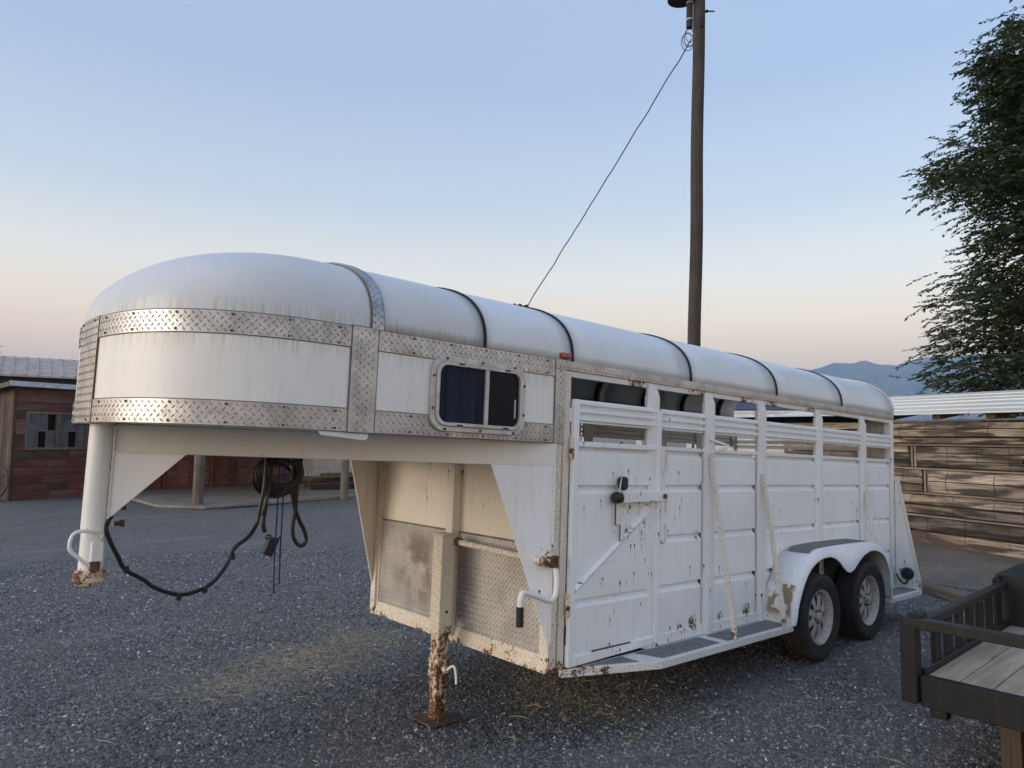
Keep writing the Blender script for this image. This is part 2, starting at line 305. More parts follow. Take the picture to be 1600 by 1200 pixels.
# plan of the nose
NX, ND, NN = -1.46, .855, 2.55
def nose(phi):
    c, s_ = math.cos(phi), math.sin(phi)
    return Vector((NX - ND * abs(s_) ** (2 / NN), .92 - .92 * math.copysign(abs(c) ** (2 / NN), c)))
fine = [Vector((-.06 - 1.40 * k / 60, 0)) for k in range(60)] + [nose(math.pi * (k / 600) ** 1.0) for k in range(601)] + [Vector((NX + 1.40 * k / 60, W)) for k in range(1, 61)]
acc = [0.]
for a, b in zip(fine, fine[1:]): acc.append(acc[-1] + (b - a).length)
acc_np = np.array(acc); fx_np = np.array([p.x for p in fine]); fy_np = np.array([p.y for p in fine]); SL = acc[-1]
def plan(s): return Vector((float(np.interp(s, acc_np, fx_np)), float(np.interp(s, acc_np, fy_np))))
def pn(s):
    t_ = (plan(s + .012) - plan(s - .012)).normalized(); return Vector((t_.y, -t_.x)) if False else Vector((-t_.y, t_.x)) * -1
def pt(s, z, o=0.):
    p = plan(s); n_ = pn(s)
    if n_.dot(p - Vector((-.7, .92))) < 0: n_ = -n_
    return (p.x + n_.x * o, p.y + n_.y * o, z), n_
def sheet(mb, s0, s1, z0, z1, o, ds=.03):
    n = max(1, int((s1 - s0) / ds)); S = [s0 + (s1 - s0) * i / n for i in range(n + 1)]
    mb.grid([[pt(s, z0, o)[0], pt(s, z1, o)[0]] for s in S])
    # returned edges so that the sheet has thickness
    mb.grid([[pt(s, z1, o)[0], pt(s, z1, o - .004)[0]] for s in S]); mb.grid([[pt(s, z0, o - .004)[0], pt(s, z0, o)[0]] for s in S])
def lug(mb, c, a, b, nrm, L=.0118, w=.0040, h=.0026):
    c, a, b, nrm = Vector(c), Vector(a), Vector(b), Vector(nrm)
    mb.add([c + a * L, c - a * L, c + b * w, c - b * w, c + a * L * .45 + nrm * h, c - a * L * .45 + nrm * h],
           [(0, 2, 4), (0, 4, 3), (2, 1, 5), (3, 5, 1), (2, 5, 4), (3, 4, 5)])
PT_, RW_ = .0335, .0168                      # lug pitch along a row and row spacing; rows lean alternately
def lug_rows(w, h):
    nr = max(1, int(h / RW_)); nc = int(w / PT_); out = []
    for j in range(nr):
        for i in range(nc + (j % 2 == 0)):
            x = w * (i + .5 * (j % 2)) / max(1, nc)
            if .006 < x < w - .006: out.append((x, h * (j + .5) / nr, 1 if j % 2 else -1))
    return out
def lugs_plan(mb, s0, s1, z0, z1, o):
    for x, z, sg in lug_rows(s1 - s0, z1 - z0):
        p, n_ = pt(s0 + x, 0, o); tx = Vector((-n_.y, n_.x, 0)); nz3 = Vector((n_.x, n_.y, 0)); a = (tx + Vector((0, 0, 1)) * sg).normalized()
        lug(mb, (p[0], p[1], z0 + z), a, nz3.cross(a), nz3)
def dplate(name, s0, s1, z0, z1, o=.006, lugs=True):
    mb = MB(); sheet(mb, s0, s1, z0, z1, o)
    if lugs: lugs_plan(mb, s0 + .004, s1 - .004, z0 + .003, z1 - .003, o)
    p = part(name, mb, M['diamond'], TR, recalc=False)
    cb = MB(); sheet(cb, s0 - .006, s1 + .006, z0 - .004, z1 + .005, o - .003); part('sealant_line', cb, M['caulk'], p, recalc=False)
    rv = MB(); k = s0 + .06                   # screw heads along the edges
    while k < s1 - .02 and s1 - s0 > .3:
        for z in (z0 + .012, z1 - .012):
            q, n_ = pt(k, z, o); rv.tube([Vector(q), Vector(q) + Vector((n_.x, n_.y, 0)) * .004], .0055, 6)
        k += .23
    if rv.v: part('screw_heads', rv, M['rust'], p)['kind'] = 'stuff'
    return p
sA = 1.40 - .135; sB = 1.40                   # strip at the start of the curve
sm = SL / 2
dplate('tread_plate_strip', sB + .001, sm - .165, 1.965, 2.058); dplate('tread_plate_strip', sB + .001, sm - .165, 1.582, 1.682)
dplate('tread_plate_strip', sm - .16, sm + .16, 1.58, 2.06, .009)
dplate('tread_plate_strip', sA, sB, 1.58, 2.062, .009)
dplate('tread_plate_strip', .085, sA - .001, 1.965, 2.058); dplate('tread_plate_strip', .085, sA - .001, 1.582, 1.682)
dplate('tread_plate_strip', 0, .08, 1.58, 2.008, .0085)
dplate('tread_plate_strip', sm + .165, SL - sB, 1.965, 2.058); dplate('tread_plate_strip', sm + .165, SL - sB, 1.582, 1.682)
dplate('tread_plate_strip', SL - sB, SL - .001, 1.965, 2.058, lugs=False); dplate('tread_plate_strip', SL - sB, SL - .001, 1.582, 1.682, lugs=False)
for a, b in ((sB, sm - .16), (sm + .16, SL - sB), (.07, sA + .01), (SL - sB - .01, SL)):
    mb = MB(); sheet(mb, a - .02, b + .02, 1.67, 1.975, .001); part('nose_panel', mb, M['lightpaint'], TR, smooth='all', recalc=False)
fl = MB(); P2 = [plan(SL * k / 80) for k in range(81)]; fl.xy([(p.x, p.y) for p in P2], 1.584, 1.60); part('nose_floor', fl, M['beam'], TR)
# window in the nose side
WX0, WX1, WZ0, WZ1 = -1.02, -.386, 1.607, 1.985
def rrect(x0, x1, z0, z1, r, n=7):
    P = []
    for cx, cz, a0 in ((x1 - r, z1 - r, 0), (x0 + r, z1 - r, 90), (x0 + r, z0 + r, 180), (x1 - r, z0 + r, 270)):
        for k in range(n + 1): a = R(a0 + 90 * k / n); P.append((cx + r * math.cos(a), cz + r * math.sin(a)))
    return P
def ring_frame(mb, outer, inner, y0, y1):
    n = len(outer)
    V = [(x, y0, z) for x, z in outer] + [(x, y0, z) for x, z in inner] + [(x, y1, z) for x, z in outer] + [(x, y1, z) for x, z in inner]
    F = []
    for i in range(n):
        j = (i + 1) % n; F += [(i, j, n + j, n + i), (2 * n + i, 3 * n + i, 3 * n + j, 2 * n + j), (i, 2 * n + i, 2 * n + j, j), (n + i, n + j, 3 * n + j, 3 * n + i)]
    mb.add(V, F)
wn_ = MB(); ring_frame(wn_, rrect(WX0, WX1, WZ0, WZ1, .085), rrect(WX0 + .028, WX1 - .028, WZ0 + .028, WZ1 - .028, .062), -.022, .0); win = part('window', wn_, M['alu'], TR, bevel=.004, smooth=True)
f2 = MB(); ring_frame(f2, rrect(WX0 + .028, WX1 - .028, WZ0 + .028, WZ1 - .028, .062), rrect(WX0 + .046, WX1 - .046, WZ0 + .046, WZ1 - .046, .048), -.032, -.010); part('window_frame', f2, M['alu'], win, bevel=.003, smooth=True)
mid = -.665
pl = MB(); pl.box(WX0 + .04, mid - .012, -.018, -.014, WZ0 + .04, WZ1 - .04); part('pane', pl, M['curtain'], win)
pl = MB(); pl.box(mid + .006, WX1 - .04, -.014, -.010, WZ0 + .04, WZ1 - .04); part('pane', pl, M['glassdark'], win)
ml = MB(); ml.box(mid - .014, mid + .010, -.030, -.008, WZ0 + .044, WZ1 - .044); part('mullion', ml, M['alu'], win, bevel=.003)
hb = MB(); hb.box(WX1 - .078, WX1 - .072, -.024, -.014, 1.70, 1.80); part('latch', hb, M['alu'], win)
sc_ = MB()
for x, z in ((-.93, WZ0 + .012), (-.70, WZ0 + .012), (-.47, WZ0 + .012), (-.93, WZ1 - .012), (-.70, WZ1 - .012), (-.47, WZ1 - .012), (WX0 + .012, 1.72), (WX0 + .012, 1.88), (WX1 - .012, 1.72), (WX1 - .012, 1.88)):
    sc_.tube([(x, -.02, z), (x, -.027, z)], .007, 8)
part('screw_heads', sc_, M['rust'], win)['kind'] = 'stuff'
wl = MB()
for x in (-.86, -.55):
    for z in (WZ0 + .034, WZ1 - .034): wl.box(x, x + .035, -.0345, -.031, z - .004, z + .004)
part('drain_slots', wl, M['black'], win)['kind'] = 'stuff'
# roof
AN, AB = 2.5, .418
def arch(y, o=0.): return 2.06 + (AB + o) * max(0., 1 - abs((y - .92) / (.92 + o)) ** AN) ** (1 / AN)
def archpts(o=0., n=40):
    P = []
    for k in range(n + 1):
        c, s_ = math.cos(math.pi * k / n), math.sin(math.pi * k / n)
        P.append((.92 - (.92 + o) * math.copysign(abs(c) ** (2 / AN), c), 2.06 + (AB + o) * abs(s_) ** (2 / AN)))
    return P
xb = [-1.34, -.674, 0., 1.22, 2.44, 3.66, 4.88]
for a, b in zip(xb, xb[1:]):
    mb = MB(); n = 6
    bulge = lambda k: .004 * math.sin(math.pi * k / n)
    mb.grid([[(a + (b - a) * k / n, y, z) for y, z in archpts(bulge(k))] for k in range(n + 1)]); part('roof_panel', mb, M['cap' if b < -.5 else 'roof'], TR, smooth='all', solid=.004)
for x in xb[1:]:
    mb = MB(); o0 = .004 if x < 4.8 else .010
    A_, B_ = archpts(o0 + .006), archpts(o0 - .004)
    for x0, x1 in ((x - .006, x + .006),):
        mb.grid([[(x0, y, z) for y, z in B_], [(x0, y, z) for y, z in A_], [(x1, y, z) for y, z in A_], [(x1, y, z) for y, z in B_]])
    part('roof_band', mb, M['rubber'] if x < 4.8 else M['alu'], TR, recalc=False)
for x in (.3, 1.0, 1.65, 2.3, 3.05, 3.75, 4.5):    # bows under the roof
    mb = MB(); A_, B_ = archpts(-.006), archpts(-.04); mb.grid([[(x - .02, y, z) for y, z in A_], [(x - .02, y, z) for y, z in B_], [(x + .02, y, z) for y, z in B_], [(x + .02, y, z) for y, z in A_]]); part('roof_bow', mb, M['dark'], TR, recalc=False)
cap = MB(); rings = []; CX0 = -1.335
for j in range(29):
    th_ = math.pi / 2 * j / 28; row = []
    pl_ = [(Vector((CX0, 0)), 0.)] + [(nose(math.pi * k / 60), math.sin(math.pi * k / 60) ** 2) for k in range(61)] + [(Vector((CX0, W)), 0.)]
    for p, wq in pl_:
        nq = AN - .20 * wq; rad = math.cos(th_) ** (2 / nq); row.append((CX0 + (p.x - CX0) * rad, .92 + (p.y - .92) * rad, 2.06 + AB * math.sin(th_) ** (2 / nq)))
    rings.append(row)
cap.grid(rings); part('nose_cap', cap, M['cap'], TR, smooth='all', recalc=False)
bs = MB(); A_, B_ = archpts(.012), archpts(.004); bs.grid([[(-1.362, y, z) for y, z in B_], [(-1.362, y, z) for y, z in A_], [(-1.302, y, z) for y, z in A_], [(-1.302, y, z) for y, z in B_]])
AP = [Vector((0, y, z)) for y, z in archpts(.012, 200)]; al = [0.]
for a, b in zip(AP, AP[1:]): al.append(al[-1] + (b - a).length)
for q, dx, sg in lug_rows(al[-1], .06):
    y = float(np.interp(q, al, [p.y for p in AP])); z = float(np.interp(q, al, [p.z for p in AP]))
    y2 = float(np.interp(q + .01, al, [p.y for p in AP])); z2 = float(np.interp(q + .01, al, [p.z for p in AP])); tv = Vector((0, y2 - y, z2 - z)).normalized(); nv = Vector((0, -tv.z, tv.y))
    a = (tv + Vector((1, 0, 0)) * sg).normalized(); lug(bs, (-1.362 + dx, y, z), a, nv.cross(a), nv)
sp_ = part('tread_plate_strip', bs, M['diamond'], TR, recalc=False)
cs = MB(); A_, B_ = archpts(.008), archpts(.0); cs.grid([[(-1.368, y, z) for y, z in B_], [(-1.368, y, z) for y, z in A_], [(-1.296, y, z) for y, z in A_], [(-1.296, y, z) for y, z in B_]]); part('sealant_line', cs, M['caulk'], sp_, recalc=False)
# the black wad of torn strip on the second band
wad = MB()
for k in range(3): wad.tube(smooth_path([(0.004 * math.sin(k), .40 + .05 * k, arch(.40 + .05 * k) + .004), (.012 * math.cos(k * 2), .42 + .05 * k, arch(.42 + .05 * k) + .018), (.005, .455 + .05 * k, arch(.455 + .05 * k) + .004)], 4), .008, 6)
part('torn_seal', wad, M['rubber'], TR, smooth=True)
mk = MB(); mk.xz(rrect(-.108, -.030, 2.072, 2.106, .010, 3), -.030, .012); part('marker_lamp', mk, M['redlens'], TR, bevel=.008)

# sides: posts, sheets, slats; sy(y) mirrors for the far side
SEG = [(.02, .80), (.90, 1.392), (1.528, 2.128), (2.276, 3.134), (3.246, 4.056), (4.184, 4.80)]
POST = [.792, 1.46, 2.202, 3.19, 4.12]
RIB = [1.552, 1.32, .988, .666]
def yy(far, y): return W - y if far else y
def rib_panel(x0, x1, z0, z1, ribs, far, y=0., mat='white', name='side_panel'):
    prof = [(z1, 0)]
    for r in sorted(ribs, reverse=True): prof += [(r + .022, 0), (r + .010, .026), (r + .002, .026), (r - .028, .0)]
    prof += [(z0, 0)]; x1 -= .010; xs_ = [x0, x0 + .012, x0 + .03, x1 - .03, x1 - .012, x1]; k = [0.006, .002, 0, 0, .002, .006]
    mb = MB(); mb.grid([[(x, yy(far, y + d + e), z) for z, d in prof] for x, e in zip(xs_, k)]); return part(name, mb, M[mat], TR, smooth=True)
def slat(x0, x1, far, y=-.004, parent=None, name='slat_sheet'):
    z0, z1 = 1.705, 1.8425; prof = [(z1, .012), (z1, -.006)]; h = (z1 - z0) / 3
    for k in range(3):
        t_ = z1 - k * h; prof += [(t_ - .012, -.018), (t_ - h + .018, -.018), (t_ - h + .010, .008), (t_ - h + .002, .008)]
    prof += [(z0, -.010), (z0, .012)]
    mb = MB(); mb.grid([[(x, yy(far, y + d), z) for z, d in prof] for x in (x0, x1)]); return part(name, mb, M['white'], parent or TR, smooth=True)
def post(x, far, z0=.309, w=.067):
    s_ = 1 if not far else -1; pr = [(-w, .02), (-w, -.006), (-w * .42, -.026), (w * .42, -.026), (w, -.006), (w, .02)]; mb = MB()
    mb.xy([(x + a, yy(far, b)) for a, b in pr], z0, 1.925)
    mb.xz([(x - w, 1.926), (x + w, 1.926), (x + w * .25, 1.995), (x - w, 1.995)], yy(far, -.008), yy(far, .012)); return part('side_post', mb, M['post'], TR, bevel=.004)
for far in (False, True):
    for i, (a, b) in enumerate(SEG):
        if i == 0 and not far: continue
        rib_panel(a, b, .375 if i < 3 else .40, 1.572, RIB if not far else [1.32, .988, .666], far)
        slat(a - .03 if i != 1 else a - .04, b + (.008 if far else -.010), far)
        mb = MB(); mb.box(a - .02, b + .01, yy(far, -.006), yy(far, .03), 1.57, 1.596); part('top_rail', mb, M['post'], TR, bevel=.003)
        mb = MB(); mb.box(a - .02, b + .02, yy(far, -.008), yy(far, .03), .308, .376); part('bottom_rail', mb, M['white'], TR, bevel=.003)
    for x in POST: post(x, far)
    mb = MB(); mb.box(4.80, 4.875, yy(far, -.012), yy(far, .06), .30, 2.005); part('rear_post', mb, M['post'], TR, bevel=.005)
    mb = MB(); mb.box(-.06, 4.88, yy(far, .0), yy(far, .035), 1.972, 2.009); part('header_rail', mb, M['header'], TR, bevel=.003)
    mb = MB(); s_ = -1 if not far else 1; yo = -.010 if not far else W + .010
    mb.box(-.142, 4.885, min(yo, yo - s_ * .03), max(yo, yo - s_ * .03), 2.010, 2.062)
    if not far:
        for x, z, sg in lug_rows(5.02, .05):
            a = Vector((1, 0, sg)).normalized(); lug(mb, (-.140 + x, yo, 2.011 + z), a, Vector((0, -1, 0)).cross(a), (0, -1, 0))
    part('eave_trim', mb, M['diamond'], TR, recalc=False)
    mb = MB(); mb.box(-.058, -.006, yy(far, -.006), yy(far, .05), .30, 1.99); part('door_post', mb, M['cream'], TR, bevel=.004)
    mb = MB(); mb.box(-.135, -.066, yy(far, -.004), yy(far, .07), .30, 1.58); part('corner_post', mb, M['cream'], TR, bevel=.006)
# floor, end gate, underside
mb = MB(); mb.box(-.10, 4.86, .03, W - .03, .30, .325); part('floor_deck', mb, M['dark'], TR)
for y in (.25, W - .33):
    mb = MB(); mb.box(.6, 4.85, y, y + .08, .16, .298); part('frame_beam', mb, M['dark'], TR)
for y0, y1 in ((.06, .91), (.93, W - .06)):
    gt = rib_panel(0, 1, .34, 1.57, [], False, name='rear_gate'); gt.data = MB().box(4.84, 4.865, y0, y1, .36, 1.57).mesh('rear_gate'); gt.data.materials.append(M['white'])
    for z in (1.70, 1.76, 1.82):
        mb = MB(); mb.box(4.84, 4.86, y0, y1, z - .02, z + .02); part('gate_slat', mb, M['white'], gt)
mb = MB()
for k in range(6): mb.box(4.79 + .003 * (k % 2), 4.81, .05 + .035 * k, .085 + .035 * k, 1.60, 1.99)
part('gate_stile', mb, M['alu'], TR)
mb = MB(); mb.box(2.16, 2.20, .9, .95, .33, 2.45); part('centre_gate_post', mb, M['post'], TR)
# door
D = part('side_door', MB().box(.0, .046, -.034, -.004, .318, 1.8425), M['door'], TR, bevel=.004)
part('door_stile', MB().box(.800, .848, -.034, -.004, .335, 1.83), M['door'], D, bevel=.004)
part('door_rail', MB().box(.046, .80, -.032, -.004, 1.565, 1.597), M['door'], D, bevel=.004)
part('door_rail', MB().prism([(.046, -.034, .318), (.80, -.034, .335), (.80, -.034, .385), (.046, -.034, .372)], [(.046, -.006, .318), (.80, -.006, .335), (.80, -.006, .385), (.046, -.006, .372)]), M['door'], D, bevel=.004)
dp = rib_panel(.044, .802, .372, 1.568, [1.552, 1.32, .666], False, -.022, 'door', 'door_panel'); dp.parent = D
ds_ = slat(.046, .796, False, -.014, D); 
mb = MB(); p, q = Vector((.05, -.022, .742)), Vector((.795, -.022, 1.215)); tv = (q - p).normalized(); nv = Vector((-tv.z, 0, tv.x))
mb.prism([p + nv * .018, p + nv * .004 + Vector((0, -.020, 0)), p - nv * .020], [q + nv * .018, q + nv * .004 + Vector((0, -.020, 0)), q - nv * .020]); part('diagonal_rib', mb, M['door'], D)
mb = MB(); mb.xz([(.853, .985), (.895, .955), (.895, 1.587), (.853, 1.587)], -.034, -.012); hs = part('hinge_strip', mb, M['post'], TR, bevel=.003)
for z in (1.50, 1.22, 1.03): part('hinge_barrel', MB().tube([(.898, -.036, z - .06), (.898, -.036, z + .06)], .008, 8), M['cream'], hs)
for z0 in (1.49, .60):
    hg = part('door_hinge', MB().tube([(-.004, -.022, z0), (-.004, -.022, z0 + .06)], .016, 10), M['jackr'], TR); part('hinge_barrel', MB().tube([(-.004, -.022, z0 + .063), (-.004, -.022, z0 + .13)], .015, 10), M['cream'], hg)
for z0, z1 in ((.44, .55), (.64, .68)): part('hinge_shim', MB().box(-.010, -.001, -.012, -.002, z0, z1), M['rubber'], TR)
lt = part('latch_bar', MB().box(.40, .838, -.078, -.040, 1.238, 1.308), M['door'], TR, bevel=.005)
part('latch_block', MB().box(.396, .470, -.092, -.038, 1.236, 1.310), M['post'], lt, bevel=.006)
part('knob', MB().tube(smooth_path([(.335, -.065, 1.268), (.394, -.065, 1.268)], 3), [.028, .036, .036, .034], 14), M['black'], lt, bevel=.006)
part('rubber_bumper', MB().xz(rrect(.405, .462, 1.312, 1.395, .026, 5), -.072, -.03), M['black'], lt, bevel=.006)
part('lever', MB().tube(smooth_path([(.372, -.075, 1.292), (.384, -.072, 1.35), (.398, -.07, 1.40), (.403, -.07, 1.44)], 4), .0075, 6, r2=.002), M['alu'], lt)
part('pivot_bolt', MB().tube([(.822, -.080, 1.272), (.822, -.094, 1.272)], .015, 8), M['rust'], lt)
part('latch_rod', MB().tube([(.386, -.036, 1.236), (.386, -.036, 1.10), (.432, -.036, 1.10), (.432, -.036, 1.0)], .0045, 6), M['rust'], TR)
part('reflector_button', MB().tube([(.10, -.022, .79), (.10, -.034, .79)], .016, 12), M['post'], TR, bevel=.003)
part('rust_seam', MB().box(.20, .56, -.0365, -.033, .378, .386), M['rust'], D)
# braces
for i, (p, q) in enumerate((((1.43, -.03, 1.56), (1.435, -.235, .318)), ((2.17, -.03, 1.43), (2.12, -.235, .318)), ((4.12, -.028, 1.32), (3.96, -.16, .80)))):
    part('side_brace', MB().bar(p, q, .032, .028, (1, 0, 0)), M['brace'], TR, bevel=.004)
part('grab_handle', MB().tube(smooth_path([(1.43, -.026, 1.665), (1.46, -.07, 1.648), (1.492, -.125, 1.626), (1.492, -.13, 1.612), (1.46, -.07, 1.585), (1.43, -.026, 1.565)], 4), .009, 8), M['post'], TR, smooth=True)
# running board
rb = part('running_board', MB().xy([(-.045, -.004), (.60, -.24), (2.245, -.24), (2.245, -.010), (.0, -.010)], .262, .309), M['board'], TR, bevel=.006)
for poly in ([(.13, -.04), (.47, -.04), (.47, -.165)], [(.60, -.036), (1.29, -.036), (1.29, -.205), (.66, -.205)], [(1.385, -.036), (2.225, -.036), (2.225, -.205), (1.385, -.205)]):
    part('tread_mat', MB().xy(poly, .3085, .3125), M['mat'], rb)
rb2 = part('running_board', MB().xy([(4.14, -.24), (4.93, -.24), (4.93, -.01), (4.14, -.01)], .262, .309), M['board'], TR, bevel=.006)
part('tread_mat', MB().xy([(4.16, -.205), (4.89, -.205), (4.89, -.036), (4.16, -.036)], .3085, .3125), M['mat'], rb2)
part('end_tube', MB().tube([(4.93, -.23, .30), (4.93, -.05, .30)], .03, 12), M['brace'], rb2)
gp = part('rear_gusset', MB().yz([(-.012, .31), (-.235, .31), (-.235, .34), (-.03, 1.42), (-.012, 1.42)], 4.885, 4.905), M['gusset'], TR, bevel=.003)
part('gusset_edge', MB().bar((4.895, -.238, .33), (4.895, -.03, 1.43), .03, .03, (1, 0, 0)), M['brace'], gp, bevel=.004)
tl = part('tail_lamp', MB().lathe([(0, -.03), (.045, -.03), (.06, -.012), (.06, .012), (0, .012)], (4.868, -.125, .46), 20, 'x'), M['black'], TR, smooth=True)
part('lamp_wire', MB().tube(smooth_path([(4.86, -.13, .41), (4.86, -.11, .36), (4.86, -.06, .38), (4.87, -.02, .44)], 5), .008, 6), M['black'], tl)
# tandem fender
top = [(2.215, .305), (2.235, .45), (2.32, .62), (2.43, .735), (2.55, .805), (2.75, .842), (3.55, .845), (3.80, .820), (3.99, .725), (4.11, .55), (4.145, .30)]
arc = [(2.275, .305), (2.305, .43), (2.39, .575), (2.50, .69), (2.65, .755), (2.81, .773), (2.93, .757), (3.03, .715), (3.13, .65), (3.21, .622), (3.30, .637), (3.40, .692), (3.52, .745), (3.68, .772), (3.82, .758), (3.95, .71), (4.05, .61), (4.105, .48), (4.118, .30)]
def sm2(P, n=5): return [(v.x, v.z) for v in smooth_path([(x, 0, z) for x, z in P], n)]
tp, ar = sm2(top), sm2(arc)
fd = part('fender', MB().grid([[(x, -.25, z) for x, z in tp], [(x, -.246, z + .004) for x, z in tp], [(x, -.235, z + .007) for x, z in tp], [(x, -.005, z + .007) for x, z in tp]]), M['fender'], TR, smooth=True, solid=.004)
def resamp(P, n):
    L = [0.]
    for a, b in zip(P, P[1:]): L.append(L[-1] + math.hypot(b[0] - a[0], b[1] - a[1]))
    return [(float(np.interp(L[-1] * k / n, L, [p[0] for p in P])), float(np.interp(L[-1] * k / n, L, [p[1] for p in P]))) for k in range(n + 1)]
def by_x(P, xs_): return [(x, float(np.interp(x, [p[0] for p in P], [p[1] for p in P]))) for x in xs_]
xs_ = [2.217 + (4.143 - 2.217) * k / 90 for k in range(91)]
vl = MB(); vl.grid([[(x, -.252, z) for x, z in by_x(tp, xs_)], [(x, -.252, z) for x, z in by_x(ar, xs_)], [(x, -.238, z) for x, z in by_x(ar, xs_)]]); part('fender_valance', vl, M['fender'], fd, smooth=True, solid=.003)
tf = tp[:21]; part('fender_front', MB().grid([[(x - .003, -.245, z + .002) for x, z in tf], [(x - .003, -.008, z + .002) for x, z in tf]]), M['peel'], fd, smooth=True)
0 and part('fender_lip', MB().xy([(2.21, -.25), (2.28, -.25), (2.28, -.243), (2.21, -.243)], .30, .62), M['fender'], fd)
mt = [p for p in tp if 2.54 < p[0] < 3.72]; part('tread_mat', MB().grid([[(x, -.215, z + .0125) for x, z in mt], [(x, -.03, z + .0125) for x, z in mt]]), M['mat'], fd)
part('fender_liner', MB().grid([[(x, -.02, z - .0) for x, z in tp], [(x, -.02, .30) for x, z in tp]]), M['dark'], fd)
# wheels
def wheel(x, z, far):
    y = -.14 if not far else W + .14; s_ = 1 if not far else -1
    w = part('wheel', MB().lathe([(.262, .088 * 1), (.278, .098), (.300, .103), (.318, .098), (.330, .088), (.335, .070), (.335, .062), (.329, .059), (.329, .052), (.336, .049), (.337, .020), (.330, .017), (.330, .010), (.337, .007), (.337, -.007), (.330, -.010), (.330, -.017), (.337, -.020), (.336, -.049), (.329, -.052), (.329, -.059), (.335, -.062), (.335, -.070), (.330, -.088), (.318, -.098), (.300, -.103), (.278, -.098), (.245, -.088), (.212, -.082), (.205, -.06), (.205, .06), (.212, .082)], (0, 0, 0), 72, close=True), M['tyre'], TR, smooth=True)
    w.location = (x, y, z); w.rotation_euler = (0, random.uniform(0, 6), math.pi if far else 0)
    rm = part('rim', MB().lathe([(.214, -.086), (.214, -.080), (.204, -.078), (.198, -.070), (.190, -.045), (.186, -.015), (.186, .07), (.20, .08), (.206, .07), (.206, -.07)], (0, 0, 0), 56, close=True), M['rim'], w, smooth=True)
    for k in range(8):
        a = 2 * math.pi * k / 8; mb = MB()
        def pp(r, da, yv): return (r * math.cos(a + da), yv, r * math.sin(a + da))
        F_ = [pp(.055, -.39, -.056), pp(.105, -.21, -.052), pp(.150, -.20, -.044), pp(.188, -.34, -.034), pp(.188, .34, -.034), pp(.150, .20, -.044), pp(.105, .21, -.052), pp(.055, .39, -.056)]
        mb.prism(F_, [(p[0], p[1] + .012, p[2]) for p in F_]); part('spoke', mb, M['rim'], rm, bevel=.003)
    part('hub', MB().lathe([(0, -.088), (.026, -.088), (.033, -.080), (.036, -.050), (.068, -.048), (.070, -.030), (0, -.030)], (0, 0, 0), 20), M['rim'], rm, smooth=True)
    for k in range(5):
        a = 2 * math.pi * k / 5 + .3; part('lug_nut', MB().tube([(.052 * math.cos(a), -.046, .052 * math.sin(a)), (.052 * math.cos(a), -.064, .052 * math.sin(a))], .010, 6), M['rust'], rm)
    part('brake_drum', MB().lathe([(0, -.012), (.135, -.012), (.14, .03), (0, .03)], (0, 0, 0), 24), M['dark'], w)
for x, z in ((2.735, .306), (3.68, .337)):
    wheel(x, z, False); wheel(x, z, True)
    part('axle', MB().tube([(x, -.04, z), (x, W + .04, z)], .04, 10), M['dark'], TR)
# front wall
part('front_sheet', MB().box(-.118, -.112, .02, W - .02, .34, 1.58), M['wall'], TR)
part('front_post', MB().box(-.185, -.119, .845, .915, .34, 1.575), M['wall'], TR, bevel=.004)
for y0, y1 in ((.065, .84), (.92, W - .06)):
    mb = MB(); mb.box(-.126, -.119, y0, y1, .392, .985)
    for y, z, sg in lug_rows(y1 - y0, .585):
        a = Vector((0, 1, sg)).normalized(); lug(mb, (-.126, y0 + y, .396 + z), a, Vector((-1, 0, 0)).cross(a), (-1, 0, 0), .0118, .0045, .0044)
    kp = part('kick_plate', mb, M['kick'], TR, recalc=False); part('sealant_line', MB().box(-.123, -.1195, y0, y1, .985, .998), M['caulk'], kp)
part('front_rail', MB().prism([(-.150, .0, .302), (-.115, .0, .302), (-.115, .0, .392), (-.128, .0, .392)], [(-.150, W, .302), (-.115, W, .302), (-.115, W, .392), (-.128, W, .392)]), M['rail'], TR, bevel=.004)
part('front_corner_angle', MB().box(-.152, -.118, W - .055, W + .004, .30, 1.58), M['cream'], TR, bevel=.004)
# near and far gussets and neck beams lie in two upright planes that meet at the coupler
for far in (False, True):
    q0, q1 = Vector((-.12, yy(far, -.010), 0)), Vector((-2.185, .92 + (.045 if far else -.045), 0)); dv = (q1 - q0).normalized(); nv = Vector((-dv.y, dv.x, 0))
    if nv.y * (1 if not far else -1) < 0: nv = -nv              # towards the centre line
    def gq(x, z, o): return q0 + dv * ((x - q0.x) / dv.x) + nv * o + Vector((0, 0, z))
    pol = [(-.475, 1.449), (-.120, 1.449), (-.120, .46), (-.137, .46)]
    part('neck_gusset', MB().prism([gq(x, z, .002) for x, z in pol], [gq(x, z, .010) for x, z in pol]), M['gusset'] if not far else M['wall'], TR)
    pol = [(-.12, 1.446), (-.12, 1.582), (-2.185, 1.582), (-2.185, 1.446)]
    part('neck_beam', MB().prism([gq(x, z, 0) for x, z in pol], [gq(x, z, .05) for x, z in pol]), M['beam'], TR, bevel=.004)
part('light_blocking_sheet', MB().yz([(.01, 1.60)] + [(y, z) for y, z in archpts(-.012, 30)] + [(W - .01, 1.60)], -.075, -.070), M['dark'], TR)  # added black sheet: stops light leaking in from the nose
p0, p1 = Vector((-2.185, .875, 0)), Vector((-1.905, .717, 0)); ee = Vector((.50, .87, 0)).normalized() * .006
pg = [(p0.x, p0.y, 1.450), (p1.x, p1.y, 1.450), (p0.x, p0.y, 1.135)]; part('coupler_gusset', MB().prism([Vector(q) - ee for q in pg], [Vector(q) + ee for q in pg]), M['cgusset'], TR)
